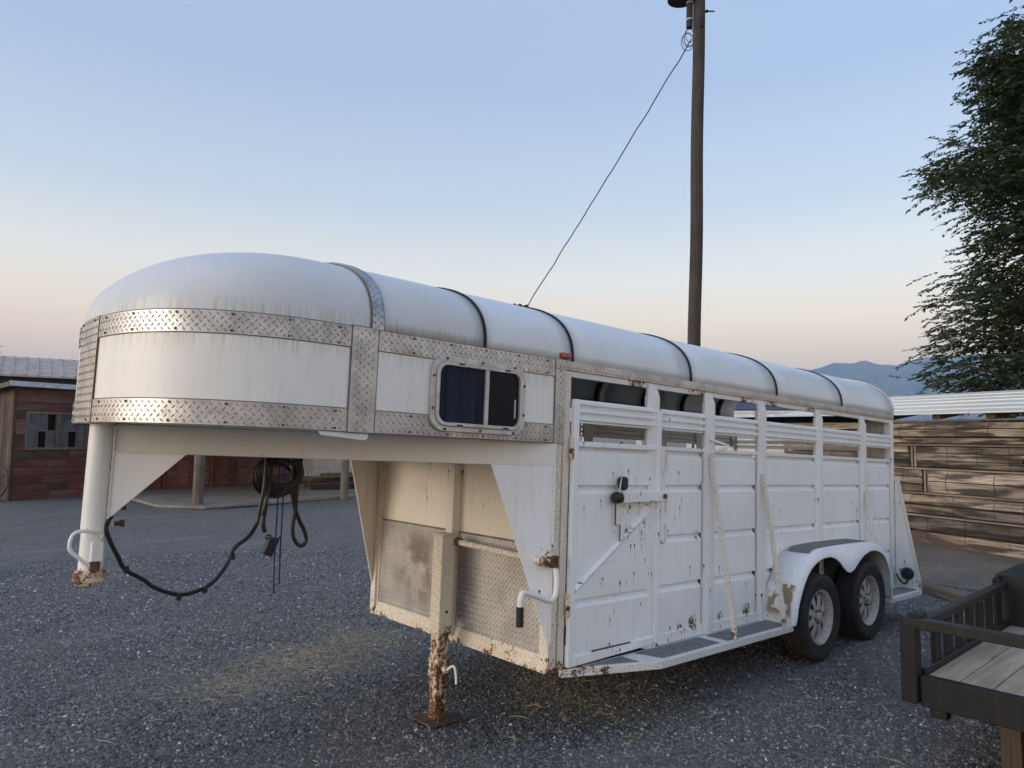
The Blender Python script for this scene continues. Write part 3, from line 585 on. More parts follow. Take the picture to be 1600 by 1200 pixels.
wv = MB(); wv.tube([(-2.187 + .0015 * math.sin(k * 1.7), .866 + .001 * math.cos(k * 2.1), 1.14 + .0148 * k) for k in range(30)], [.0042 + .0012 * math.sin(k * 2.3) for k in range(30)], 6)
part('weld_bead', wv, M['lightpaint'], TR, smooth=True)
wv = MB(); wv.tube([(p0 + (p1 - p0) * (k / 24) + Vector((-.004, -.007, 1.449 + .002 * math.sin(k * 2)))) for k in range(25)], [.004 + .0015 * math.sin(k * 2.6) for k in range(25)], 6); part('weld_bead', wv, M['beam'], TR, smooth=True)
part('step_bracket', MB().xz([(-1.60, 1.582), (-1.345, 1.582), (-1.345, 1.556), (-1.36, 1.545), (-1.58, 1.560)], .004, .012), M['beam'], TR)
# coupler
cx, cy = -2.227, .92
tb = part('coupler_tube', MB().lathe([(0, 1.60), (.056, 1.60), (.056, 1.085), (.052, 1.082), (.052, .90), (0, .90)], (cx, cy, 0), 32, 'z'), M['coupler'], TR, smooth=True)
part('coupler_base', MB().lathe([(0, .905), (.060, .905), (.070, .892), (.068, .870), (.074, .860), (.062, .838), (.045, .832), (0, .832)], (cx, cy, 0), 28, 'z'), M['jackr'], tb, smooth=True)
part('latch_handle', MB().tube(smooth_path([(-2.205, .86, 1.055), (-2.21, .845, 1.08), (-2.25, .84, 1.088), (-2.305, .845, 1.087), (-2.328, .85, 1.065), (-2.332, .85, 1.01), (-2.29, .85, .967), (-2.24, .855, .925), (-2.21, .865, .93)], 4), .0085, 8), M['lightpaint'], tb, smooth=True)
part('latch_box', MB().box(-2.245, -2.195, .846, .878, .945, 1.035), M['coupler'], tb, bevel=.006)
part('latch_pin', MB().box(-2.245, -2.205, .840, .872, .905, .950), M['rust'], tb, bevel=.006)
for z in (1.19, 1.11):
    part('set_bolt', MB().tube([(-2.185, .915, z), (-2.115, .90, z + .003)], .010, 8), M['rust'], tb); part('bolt_head', MB().tube([(-2.125, .902, z + .002), (-2.105, .898, z + .004)], .018, 6), M['rust'], tb); part('nut', MB().tube([(-2.165, .91, z + .001), (-2.148, .906, z + .002)], .017, 6), M['cream'], tb)
# drop-leg jack
jx, jy = -.285, .79
jk = part('landing_jack', MB().box(jx - .05, jx + .05, jy - .05, jy + .05, .385, .985), M['jackp'], TR, bevel=.006)
part('jack_cap', MB().box(jx - .053, jx + .053, jy - .053, jy + .053, .986, .996), M['jackp'], jk, bevel=.003)
part('jack_bracket', MB().box(jx + .05, -.185, jy + .0, jy + .07, .45, .93), M['jackp'], jk)
part('inner_leg', MB().box(jx - .040, jx + .040, jy - .040, jy + .040, .13, .384), M['jackr'], jk, bevel=.004)
part('leg_collar', MB().box(jx - .047, jx + .047, jy - .047, jy + .047, .125, .235), M['jackp'], jk, bevel=.005)
fl_ = part('drop_leg', MB().box(jx - .037, jx + .037, jy - .037, jy + .037, -.125, .124), M['jackr'], jk, bevel=.004)
for z in (.09, .01, -.07): part('pin_hole', MB().tube([(jx + .01, jy - .0372, z), (jx + .01, jy - .0386, z)], .010, 10), M['black'], fl_)
part('pin_hole', MB().tube([(jx + .005, jy - .0502, .52), (jx + .005, jy - .0515, .52)], .010, 10), M['black'], jk)
part('pin_sleeve', MB().tube([(jx, jy - .047, .18), (jx + .0, jy - .085, .18)], .020, 12), M['cream'], jk)
part('pull_hook', MB().tube(smooth_path([(jx, jy - .085, .18), (jx + .02, jy - .11, .205), (jx + .03, jy - .125, .195), (jx + .035, jy - .135, .14), (jx + .037, jy - .136, .105)], 4), .008, 8), M['lightpaint'], jk, smooth=True)
ft = part('foot_plate', MB().xy([(jx - .11, jy - .10), (jx + .09, jy - .10), (jx + .11, jy - .08), (jx + .11, jy + .10), (jx - .11, jy + .10)], -.134, -.125), M['rust'], jk)
part('foot_loop', MB().tube(smooth_path([(jx - .10, jy - .02, -.125), (jx - .10, jy - .02, -.085), (jx - .09, jy - .03, -.078), (jx - .06, jy - .085, -.078), (jx - .055, jy - .09, -.09), (jx - .055, jy - .09, -.125)], 3), .005, 6), M['rust'], ft)
# crank
ck = part('crank_shaft', MB().tube([(jx + .06, jy - .03, .945), (-.21, -.005, .925)], .018, 12), M['cream'], TR)
part('shaft_collar', MB().tube([(jx + .062, jy - .05, .9455), (jx + .064, jy - .085, .9452)], .028, 12), M['rust'], ck)
part('crank_bearing', MB().tube([(-.222, -.012, .921), (-.170, -.03, .915)], .022, 12), M['jackr'], ck)
part('universal_joint', MB().box(-.168, -.135, -.05, -.012, .885, .945), M['rust'], ck, bevel=.008)
part('crank_yoke', MB().box(-.128, -.112, -.048, -.010, .880, .950), M['rust'], ck, bevel=.004)
part('crank_handle', MB().tube(smooth_path([(-.118, -.03, .89), (-.112, -.035, .82), (-.115, -.035, .745), (-.135, -.035, .716), (-.165, -.035, .708), (-.25, -.035, .737), (-.355, -.035, .769), (-.378, -.035, .760), (-.386, -.035, .735), (-.386, -.035, .69)], 5), .016, 10), M['lightpaint'], ck, smooth=True)
part('hand_grip', MB().tube([(-.386, -.035, .70), (-.383, -.035, .595)], .021, 10), M['rubber'], ck, bevel=.003)
part('rear_crossbar', MB().box(4.842, 4.872, .06, W - .06, 1.985, 2.058), M['dark'], TR, bevel=.004)  # black finish stands in for the bar being unlit
# ------------------------------------------------------------------ things hanging under the nose
def local(p): return TR.matrix_basis @ Vector(p)
TRM = Matrix.Translation((0, 0, .129)) @ Matrix.Rotation(R(2.1), 4, 'Y')
def lp(P): return [TRM @ Vector(p) for p in P]
lt_ = thing('wiring_cable', 'thick black trailer wiring cable sagging from the coupler to the coil under the nose', 'cable', TRM @ Vector((-2.18, .89, 1.10)))
def hang(name, P, r, mat, parent, n=6, seg=7):
    o = part(name, MB().tube([q - parent.location for q in smooth_path(lp(P), n)], r, seg), mat, parent, smooth=True); return o
hang('cable_run', [(-2.165, .885, 1.15), (-2.188, .88, 1.104), (-2.164, .88, 1.035), (-2.122, .89, .959), (-2.084, .9, .897), (-1.995, .9, .838), (-1.949, .9, .801), (-1.858, .9, .761), (-1.781, .9, .754), (-1.674, .9, .794), (-1.599, .92, .875), (-1.562, .92, .961), (-1.491, .92, 1.017), (-1.437, .95, 1.082), (-1.425, .95, 1.167), (-1.41, .95, 1.287), (-1.40, .97, 1.44)], .0105, M['black'], lt_)
for q in ((-2.083, .89, .905), (-1.835, .89, .752), (-1.71, .89, .778), (-1.575, .91, .93)):
    part('tape_tab', MB().box(-.01, .01, -.012, .012, -.024, .008), M['black'], lt_).location = (TRM @ Vector(q)) - lt_.location
co = thing('cable_coil', 'coiled black cords hanging under the trailer nose with a loop and a plug', 'cords', TRM @ Vector((-1.30, 1.0, 1.44)))
for k in range(9):
    rr = .10 + .012 * (k % 4); cz = 1.372 - .006 * k; P = [(-1.30 + (rr * 1.0) * math.cos(a * math.pi / 8), .97 + .012 * k, cz + rr * .82 * math.sin(a * math.pi / 8)) for a in range(17)]
    hang('coil_turn', P, .010, M['black'], co, 2, 6)
hang('hanging_cord', [(-1.395, 1.0, 1.44), (-1.385, .99, 1.30), (-1.378, .99, 1.18), (-1.385, .99, 1.08), (-1.372, .99, 1.03)], .012, M['black'], co)
hang('hanging_cord', [(-1.36, .98, 1.44), (-1.37, .98, 1.25), (-1.40, .98, 1.12)], .009, M['black'], co)
hang('cord_loop', [(-1.225, 1.0, 1.44), (-1.225, 1.0, 1.28), (-1.205, 1.0, 1.17), (-1.165, 1.0, 1.08), (-1.135, 1.0, 1.03), (-1.118, 1.0, .975), (-1.135, 1.0, .945), (-1.165, 1.0, .948), (-1.195, 1.0, .99), (-1.205, 1.0, 1.05), (-1.195, 1.0, 1.16), (-1.195, 1.0, 1.28), (-1.18, 1.0, 1.44)], .0115, M['black'], co)
pg_ = part('plug', MB().box(-.028, .028, -.022, .022, -.055, .045), M['black'], co, bevel=.006); pg_.location = (TRM @ Vector((-1.335, .99, .955))) - co.location; pg_.rotation_euler = (0, R(24), 0)
part('plug_clip', MB().tube([(-.028, 0, .03), (-.045, 0, .028), (-.045, 0, .045), (-.02, 0, .05)], .005, 6), M['black'], pg_); part('plug_clip', MB().tube([(.02, 0, .045), (.035, 0, .055), (.03, 0, .065)], .005, 6), M['black'], pg_)
rp_ = thing('breakaway_cord', 'two thin dark blue cords dangling straight down under the trailer nose', 'cord', TRM @ Vector((-1.28, 1.0, 1.44)))
hang('strand', [(-1.322, .97, 1.44), (-1.318, .97, 1.2), (-1.316, .97, .95), (-1.308, .97, .72), (-1.296, .97, .70)], .0042, M['blue'], rp_); hang('strand', [(-1.292, .97, 1.44), (-1.288, .97, 1.2), (-1.285, .97, .95), (-1.278, .97, .745)], .0042, M['blue'], rp_)

# ------------------------------------------------------------------ flat utility trailer
M['char'] = paint('charcoal_steel', (.016, .017, .018), rough=.55, dirt=.55, dirtcol=(.034, .033, .031), rust=.02, speck=.2, masks=[('z', .42, .34, .35)])
M['chark'] = paint('charcoal_rail', (.020, .021, .022), rough=.45, dirt=.5, dirtcol=(.048, .046, .043), speck=.3)
M['deck'] = wood('grey_deck_boards', (.50, .41, .31), (.31, .245, .175), 0, rnd=.14)
M['oldwood'] = wood('old_brown_wood', (.12, .088, .062), (.06, .045, .034), 2)
for k_ in ('char', 'chark'): M[k_].node_tree.nodes['Principled BSDF'].inputs['Specular IOR Level'].default_value = .15
FT = thing('utility_trailer', 'charcoal flat utility trailer with weathered plank deck and slatted side rail', 'trailer', (1.22, -1.44, 0))
def fp(name, mb, mat, parent=FT, **k):
    mb.v = [(x - 1.22, y + 1.44, z) for x, y, z in mb.v]; return part(name, mb, mat, parent, **k)
for k in range(12):
    y1 = -1.476 - .1475 * k; fp('deck_plank', MB().box(1.262, 5.3, y1 - .142, y1, .462, .500 + random.uniform(-.003, .003)), M['deck'], bevel=.004)
fp('end_beam', MB().box(1.20, 1.26, -3.40, -1.46, .352, .508), M['char'], bevel=.006); fp('side_beam', MB().box(1.26, 5.3, -1.472, -1.432, .352, .506), M['char'], bevel=.006); fp('side_beam', MB().box(1.26, 5.3, -3.40, -3.33, .352, .506), M['char'], bevel=.006)
fp('corner_post', MB().box(1.165, 1.245, -1.458, -1.378, .366, .762), M['char'], bevel=.006)
fp('end_rail', MB().box(1.175, 1.245, -3.40, -1.385, .752, .805), M['chark'], bevel=.006)
fp('side_rail', MB().box(1.30, 2.84, -1.475, -1.425, .742, .790), M['chark'], bevel=.006)
fp('rail_cap', MB().box(1.215, 1.32, -1.47, -1.40, .790, .822), M['char'], bevel=.008)
fp('kick_rail', MB().box(1.26, 2.84, -1.475, -1.425, .5065, .535), M['chark'], bevel=.004)
for k in range(7): fp('baluster', MB().box(1.437 + .199 * k, 1.545 + .199 * k, -1.462, -1.440, .534, .743), M['char'], bevel=.003)
fp('side_box', MB().box(2.842, 5.2, -1.70, -1.40, .45, .835), M['chark'], bevel=.010)
lp_ = fp('hold_down_loop', MB().tube(smooth_path([(2.70, -1.43, .792), (2.70, -1.43, .815), (2.74, -1.43, .825), (2.82, -1.43, .825), (2.835, -1.43, .815), (2.835, -1.43, .80)], 3), .009, 8), M['char'])
fp('frame_stub', MB().box(1.27, 1.34, -1.56, -1.48, .285, .352), M['char']); fp('cross_member', MB().box(1.9, 1.98, -3.36, -1.48, .28, .352), M['char'])
fp('support_leg', MB().box(1.56, 1.66, -1.95, -1.84, .0, .352), M['char'], bevel=.006); bl = fp('support_block', MB().box(1.50, 1.70, -1.83, -1.74, .0, .30), M['oldwood'])
for x in (3.55, 4.35):
    for y in (-1.62, -3.2):
        w = fp('tyre', MB().lathe([(.19, .09), (.27, .10), (.31, .08), (.315, .0), (.31, -.08), (.27, -.10), (.19, -.09)], (x, y, .315), 36), M['tyre'], smooth=True)
fp('axle_tube', MB().tube([(3.55, -3.2, .315), (3.55, -1.62, .315)], .035, 8), M['dark']); fp('axle_tube', MB().tube([(4.35, -3.2, .315), (4.35, -1.62, .315)], .035, 8), M['dark'])

# ------------------------------------------------------------------ utility pole with wire
M['pole'] = wood('pole_timber', (.080, .064, .052), (.038, .031, .026), 2, rnd=.05)
PB = Vector((8.86, 5.075, 0)); PT = Vector((8.995, 4.865, 11.2)); PD = PT - PB
PO = thing('utility_pole', 'tall brown timber utility pole leaning slightly behind the livestock trailer', 'pole', PB)
def po(z): return PD * (z / PT.z)
mb = MB(); mb.tube([po(z) + Vector((.008 * math.sin(z * 1.3), .008 * math.cos(z * 1.7), 0)) for z in np.linspace(0, 11.2, 24)], .128, 18, r2=.116); part('shaft', mb, M['pole'], PO, smooth=True)
RT, FW = Vector((.741, -.671, 0)), Vector((.669, .743, 0))
part('conduit', MB().tube([po(9.95) - RT * .19, po(11.2) - RT * .19], .065, 12), M['dark'], PO)
for z in (10.1, 10.45): part('strap', MB().tube([po(z) - RT * .19, po(z) - RT * .19 + Vector((0, 0, .03))], .070, 12), M['rim'], PO)
part('through_bolt', MB().tube([po(10.30) + RT * .10, po(10.30) + RT * .31], .014, 8), M['dark'], PO); part('bolt_washer', MB().tube([po(10.30) + RT * .13, po(10.30) + RT * .18], .03, 8), M['dark'], PO)
part('insulator', MB().lathe([(.0, -.16), (.035, -.16), (.045, -.12), (.03, -.08), (.05, -.05), (.03, 0), (.045, .04), (.02, .1), (0, .1)], po(10.05) + RT * .02 - FW * .17, 12, 'z'), M['dark'], PO)
lm = MB(); lm.lathe([(.02, .28), (.10, .22), (.16, .10), (.27, .03), (.275, .0), (.255, .0), (.15, .07), (0, .09)], po(10.53) - RT * .36, 24, 'z'); part('lamp_shade', lm, M['dark'], PO, smooth=True)
part('lamp_arm', MB().tube([po(10.95) - RT * .10, po(10.98) - RT * .30, po(10.80) - RT * .36], .025, 8), M['dark'], PO)
GW = thing('guy_wire', 'thin twisted guy wire running from the pole top down behind the trailer roof', 'wire', (7.57, 13.29, 0))
a, b = PB + po(9.72) - RT * .14, Vector((7.57, 13.29, 0.05))
P = [a + (b - a) * (k / 60) + Vector((.007 * math.sin(k * 1.1), .007 * math.cos(k * 1.4), -.22 * math.sin(math.pi * k / 60) + .008 * math.sin(k * 2.3))) for k in range(61)]
part('strand', MB().tube([p - GW.location for p in P], .0125, 6), M['dark'], GW)
for k in range(4):
    c = a + RT * (-.03 - .02 * k) + Vector((0, 0, .08 - .05 * k)); part('wire_loop', MB().tube([c + (RT * math.cos(t_) * (.09 + .01 * k) + Vector((0, 0, 1)) * math.sin(t_) * (.15 + .03 * (k % 2))) - GW.location for t_ in np.linspace(0, 2 * math.pi, 19)], .007, 5, cap=False), M['dark'], GW)
part('ground_anchor', MB().tube([(0, 0, -.2), (.02, -.1, .25)], .02, 8), M['rust'], GW)

# ------------------------------------------------------------------ stacked stave wall under a tin roof
M['stave'] = wood('weathered_staves', (.50, .415, .325), (.17, .13, .098), 0, rnd=.55, stain=(.075, .055, .042), grain=1.2)
M['ledge'] = wood('grey_ledger', (.33, .28, .225), (.18, .145, .115), 0, rnd=.3)
M['wire'] = plain('rusty_wire', (.06, .045, .035), .8)
M['tin'] = paint('faded_tin', (.70, .69, .63), rough=.5, dirt=.4, dirtcol=(.45, .40, .32), rust=.04, speck=.15)
SA = math.atan2(.95, .30); SW = thing('stave_wall', 'wall of stacked weathered wooden staves bound with wire under a low tin roof', 'shed', (11.79, 5.78, 0), SA + math.pi)
# local x runs along the wall away from the road, local y points behind it
cz = [0.0, .50, .875, 1.29, 1.69, 2.10]
for r in range(5):
    z0, z1 = cz[r], cz[r + 1] - .03; x = 1.5 + [.0, -.25, .12, -.1, .17][r]; h = z1 - z0; r2 = 0
    nb = 3 if r == 0 else 2
    while x < 8.6:
        L = random.uniform(1.7, 3.0); nb = random.choice([2, 2, 3, 3])
        for k in range(nb):
            za, zb = z0 + h * k / nb + .004, z0 + h * (k + 1) / nb - .004
            oa, ob = -.04 * math.sin(math.pi * (k / nb)), -.04 * math.sin(math.pi * ((k + 1) / nb)); j = random.uniform(-.022, .018); zb -= random.choice([0, .004, .010, .022]); za += random.choice([0, .003, .010])
            pr = [(oa + j, za), (ob + j, zb), (ob + j + .045, zb), (oa + j + .045, za)]
            o = part('stave', MB().prism([(0, y, z) for y, z in pr], [(L + random.uniform(-.04, .04), y + random.uniform(-.01, .01), z) for y, z in pr]), M['stave'], SW, bevel=.006); o.location = (x, 0, 0)
        for e in (0.0, L + .06):
            part('end_board', MB().box(x + e - .02, x + e + .012, -.035, .06, z0 + .01, z1 - .01), M['ledge'], SW)
        part('gap_block', MB().box(x + L + .005, x + L + .035, .0, .05, z0 + .08, z1 - .08), M['oldwood'], SW)
        q = x + random.uniform(.3, .6)
        while q < x + L - .08:
            s_ = random.uniform(-.03, .05); pth = [(q + s_ * (t_ * (1 - t_)) * 4, -.012 - .052 * math.sin(math.pi * t_), z0 + .01 + (h - .02) * t_) for t_ in np.linspace(0, 1, 8)]
            part('binding_wire', MB().tube(pth, .0032, 5), M['wire'], SW); q += random.uniform(.42, .75)
        x += L + .12
    x = 1.35
    while x < 8.6 and r < 5:
        L = random.uniform(1.8, 3.2); part('ledger_board', MB().box(x, x + L - .01, -.06 + random.uniform(-.01, .012), .25, cz[r + 1] - .03, cz[r + 1] - .002 + random.uniform(-.006, .004)), M['ledge'], SW, bevel=.003); x += L
part('backing', MB().box(1.5, 8.7, .10, .20, 0, 2.06), M['oldwood'], SW)
for k in range(2, 11): part('rafter', MB().prism([(-.55 + .88 * k, -.10, 2.10), (-.41 + .88 * k, -.10, 2.10), (-.41 + .88 * k, -.10, 2.20), (-.55 + .88 * k, -.10, 2.20)], [(-.55 + .88 * k, 3.2, 2.62), (-.41 + .88 * k, 3.2, 2.62), (-.41 + .88 * k, 3.2, 2.72), (-.55 + .88 * k, 3.2, 2.72)]), M['oldwood'], SW)
for k in range(6):
    y0, y1 = -.28 + .60 * k, -.28 + .60 * (k + 1) + .05; sl = .158; n = 40; zz = lambda y: 2.20 + (y + .1) * sl
    mb = MB(); mb.prism([(1.05, y0, zz(y0) + .032), (1.05, y1, zz(y1) + .010), (1.05, y1, zz(y1) + .004), (1.05, y0, zz(y0) + .010)], [(9.0, y0, zz(y0) + .032 + random.uniform(-.01, .01)), (9.0, y1, zz(y1) + .010), (9.0, y1, zz(y1) + .004), (9.0, y0, zz(y0) + .010)])
    part('roof_sheet', mb, M['tin'], SW)
for x in (1.5, 3.8, 6.2, 8.4): part('back_post', MB().box(x, x + .12, 2.9, 3.02, 0, 2.62), M['oldwood'], SW)
SLP = part('sleeper', MB().box(-.62, .62, -.09, .09, 0, .10), wood('sleeper_wood', (.24, .195, .15), (.12, .095, .075), 0), None, bevel=.012)
SLP.location = (6.06, -.10, .0); SLP.rotation_euler = (0, 0, R(58)); tag(SLP, 'old grey wooden sleeper lying on the ground behind the trailer', 'timber')

# ------------------------------------------------------------------ left yard: shed, barn, roofs
M['redwood'] = wood('red_barn_boards', (.215, .068, .052), (.115, .045, .038), 0, rnd=.40, stain=(.13, .095, .08))
M['brownwood'] = wood('bare_brown_boards', (.125, .085, .062), (.065, .046, .036), 2, rnd=.3)
M['greywood'] = wood('grey_trim', (.24, .20, .165), (.13, .11, .09), 2, rnd=.2)
M['fascia'] = plain('fascia_metal', (.52, .60, .68), .5, .2)
t = NT('dusty_glass'); M['pane'] = t.fin(t.mix(t.step(t.noise(3, 4), .35, .7), (.07, .085, .10), (.13, .15, .17)), .25)
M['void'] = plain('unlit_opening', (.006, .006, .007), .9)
SH = thing('red_shed', 'small weathered red plank shed with broken four-pane windows and a pale metal eave', 'shed', (-.12, 19.30, 0), R(21))
z = .0; r_ = 0
while z < 2.9:                                # front courses, leaving the window opening
    hgt = .225 if z > 2.2 else .21; x = -.0
    while x < 3.6:
        L = random.uniform(.55, 1.1) if z < 1.3 else 3.6
        x1 = min(x + L, 3.6)
        for a, b in ([(x, x1)] if not (1.28 < z + hgt / 2 < 2.28) else [(max(x, 0), min(x1, .28)), (max(x, 1.95), x1)]):
            if b - a > .05: part('wall_plank', MB().box(a + .004, b - .004, -.02 + random.uniform(-.008, .006), .02, z + .004, min(z + hgt, 2.92) - .003), M['redwood'], SH)
        x = x1
    z += hgt
for k in range(24): part('side_plank', MB().box(-.03 + random.uniform(-.01, .0), .0, .03 + .17 * k, .195 + .17 * k, .02, 2.92 - .022 * k), M['brownwood'], SH)
part('corner_board', MB().box(-.05, .04, -.05, .03, 0, 2.95), M['brownwood'], SH); part('unlit_interior', MB().box(.05, 3.55, .08, 4.0, .02, 2.5), M['void'], SH)  # near-black block stands in for the shade inside the shed
wf = part('window', MB().box(.28, .36, -.03, .04, 1.28, 2.30), M['greywood'], SH)
for x0, x1, z0, z1 in ((.36, 1.95, 2.23, 2.30), (.36, 1.95, 1.28, 1.35), (1.06, 1.16, 1.35, 2.23), (1.87, 1.95, 1.35, 2.23)): part('frame', MB().box(x0, x1, -.03, .03, z0, z1), M['greywood'], wf)
for bx in (.36, 1.16):
    for q in (1, 2): part('muntin', MB().box(bx + .233 * q - .012, bx + .233 * q + .012, -.02, .02, 1.35, 2.23), M['greywood'], wf)
    part('muntin', MB().box(bx, bx + .7, -.018, .018, 1.775, 1.80), M['greywood'], wf)
    for q in range(3):
        for z0, z1, lvl in ((1.35, 1.78, 0), (1.80, 2.23, 1)):
            if (q, lvl, bx) in ((1, 0, .36), (2, 1, .36), (1, 0, 1.16)): continue
            part('pane', MB().box(bx + .233 * q + .012, bx + .233 * (q + 1) - .012, .0, .006, z0, z1), M['pane'], wf)
rf = part('roof', MB().prism([(-.28, -.25, 2.98), (3.75, -.25, 2.98), (3.75, 4.2, 2.42), (-.28, 4.2, 2.42)], [(-.28, -.25, 3.03), (3.75, -.25, 3.03), (3.75, 4.2, 2.47), (-.28, 4.2, 2.47)]), M['tin'], SH)
part('fascia', MB().box(-.29, 3.76, -.275, -.252, 2.915, 3.045), M['fascia'], rf)
part('barge_board', MB().prism([(-.31, -.25, 2.90), (-.285, -.25, 2.90), (-.285, -.25, 3.02), (-.31, -.25, 3.02)], [(-.31, 4.2, 2.34), (-.285, 4.2, 2.34), (-.285, 4.2, 2.46), (-.31, 4.2, 2.46)]), M['greywood'], rf)
WG = thing('wagon_wheel', 'old wooden wagon wheel leaning against the red shed corner', 'wheel', (-.62, 19.1, 0))
mb = MB(); n = 20; mb.tube([(0, .46 * math.cos(2 * math.pi * k / n), .46 + .46 * math.sin(2 * math.pi * k / n)) for k in range(n + 1)], .035, 6, cap=False); o = part('rim', mb, M['brownwood'], WG)
for k in range(5): part('spoke', MB().tube([(0, .44 * math.cos(math.pi * k / 5), .46 + .44 * math.sin(math.pi * k / 5)), (0, -.44 * math.cos(math.pi * k / 5), .46 - .44 * math.sin(math.pi * k / 5))], .02, 6), M['brownwood'], WG)
WG.rotation_euler = (0, R(14), R(38))
# long red building with a porch
RBd = thing('red_barn', 'long low red plank barn with double doors behind an open porch', 'barn', (2.3, 20.4, 0))
z = 0.
while z < 2.5:
    x = 0.
    while x < 6.4:
        L = random.uniform(1.2, 2.6); x1 = min(6.4, x + L)
        segs = [(x, x1)] if z > 1.95 else [(min(x, 1.5), min(x1, 1.5)), (max(x, 4.6), max(x1, 4.6))]
        for a, b in segs:
            if b - a > .05: part('wall_plank', MB().box(a + .004, b - .004, -.02 + random.uniform(-.006, .006), .02, z + .003, z + .207), M['redwood'], RBd)
        x = x1
    z += .21
for a, b in ((1.52, 3.04), (3.06, 4.58)):
    d_ = part('door', MB().box(a, b, -.02, .03, .03, 1.94), M['redwood'], RBd)
    for z0, z1 in ((.03, .17), (1.80, 1.94), (.92, 1.02)): part('door_rail', MB().box(a, b, -.05, -.021, z0, z1), M['redwood'], d_)
    for x0 in (a, b - .13): part('door_stile', MB().box(x0, x0 + .13, -.052, -.0215, .03, 1.94), M['redwood'], d_)
    for k in range(4): part('door_board', MB().box(a + .14 + .31 * k, a + .44 + .31 * k, -.028, -.021, .18, 1.79), M['redwood'], d_)
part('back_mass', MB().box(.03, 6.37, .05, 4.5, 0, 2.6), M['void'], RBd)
part('porch_roof', MB().prism([(-.1, -5.95, 2.42), (7.2, -5.95, 2.42), (7.2, 4.6, 3.3), (-.1, 4.6, 3.3)], [(-.1, -5.95, 2.47), (7.2, -5.95, 2.47), (7.2, 4.6, 3.35), (-.1, 4.6, 3.35)]), M['tin'], RBd)
for i, (px, py) in enumerate(((3.03, 14.92), (6.84, 14.78))):
    M_p = M['greywood']; part('porch_post', MB().tube([(px - 2.3, py - 20.4, -.05), (px - 2.3 + .03, py - 20.4, 2.44)], .125 if i == 0 else .105, 10), M_p, RBd, smooth=True)
part('porch_beam', MB().box(.0, 7.1, -5.72, -5.55, 2.25, 2.42), M['greywood'], RBd)
t = NT('old_concrete'); c = t.mix(t.step(t.noise(1.1, 5, .65, vec=t.scl(t.c, (1, 2.2, 1))), .38, .62), (.30, .265, .225), (.20, .175, .15)); c = t.mix(t.step(t.noise(14, 5), .6, .75), c, (.13, .115, .10)); t.bump(t.noise(20, 5), .3, .01)
sl = MB().xy([(2.3, 17.6), (2.25, 15.4), (3.0, 14.35), (4.3, 14.5), (5.8, 14.85), (7.5, 15.1), (9.8, 15.4), (11, 18.6), (9.0, 20.38), (2.3, 20.38)], 0, .07); tag(part('concrete_slab', sl, t.fin(c, .9), bevel=.02), kind='structure')
# white lattice, lumber and junk beside the porch
M['lattice'] = plain('white_lattice', (.66, .66, .64), .6)
LA = thing('lattice_panel', 'white diamond lattice panel standing behind the lumber heap', 'lattice', (7.3, 19.1, 0), R(-18))
ls = MB()
for k in range(30):
    x = -1.0 + .12 * k
    for s_ in (1, -1):
        a0, b0 = (x, .45), (x + s_ * .95, 1.40); 
        def cl(p, q):
            (x0, z0), (x1, z1) = p, q; P = []
            for lim in (0, 2.5):
                pass
            t0, t1 = 0., 1.
            dx = x1 - x0
            if dx:
                ta, tb_ = (0 - x0) / dx, (2.5 - x0) / dx; lo, hi = min(ta, tb_), max(ta, tb_); t0, t1 = max(t0, lo), min(t1, hi)
            return None if t1 - t0 < .05 else ((x0 + dx * t0, z0 + (z1 - z0) * t0), (x0 + dx * t1, z0 + (z1 - z0) * t1))
        c_ = cl(a0, b0)
        if c_: ls.bar((c_[0][0], .006 * s_, c_[0][1]), (c_[1][0], .006 * s_, c_[1][1]), .010, .042, (0, 1, 0) if False else (0, 0, 1))
o = part('lattice_strips', ls, M['lattice'], LA); o['kind'] = 'stuff'
for a in ((0, 2.5, .42, .47), (0, 2.5, 1.38, 1.43)): part('lattice_rail', MB().box(a[0], a[1], -.02, .02, a[2], a[3]), M['lattice'], LA)
for x in (0, 2.45): part('lattice_post', MB().box(x, x + .05, -.025, .025, 0, 1.45), M['lattice'], LA)
LU = thing('lumber_heap', 'untidy heap of old boards and logs lying in front of the white lattice', 'lumber', (7.5, 18.6, .07), R(-14))
for k in range(16):
    L = random.uniform(1.0, 2.3); x, y, z = random.uniform(-.1, .7), random.uniform(-.35, .35), .04 + .055 * (k // 2.5)
    a = random.uniform(-.2, .2); mt_ = random.choice([M['oldwood'], M['ledge'], M['greywood'], M['brownwood']])
    if k % 3: mb = MB().bar((x, y, z), (x + L, y + a, z + random.uniform(-.03, .05)), random.uniform(.08, .18), .045)
    else: mb = MB().tube([(x, y, z + .02), (x + L * .5, y + a * .6, z + .03), (x + L, y + a, z + .03)], random.uniform(.05, .08), 8)
    part('board' if k % 3 else 'log', mb, mt_, LU)
TA = MB()
for k in range(13):
    P_ = [(-.2 + 2.2 * k / 12, -.62 + .16 * math.sin(q * .9 + k), .015 + .12 * math.sin(math.pi * q / 5) * (1 + .3 * math.sin(k * 1.7))) for q in range(6)]
    if k == 0: rows = []
    rows.append([(x, y + .10 * q, z) for q, (x, y, z) in enumerate(P_)])
tb_ = part('tarp', TA.grid(rows), M['dark'], None, smooth='all', solid=.006); tb_.location = (7.6, 18.0, .07); tb_.rotation_euler = (0, 0, R(-10)); tag(tb_, 'dark crumpled tarp lying on the slab in front of the lumber heap', 'tarp')
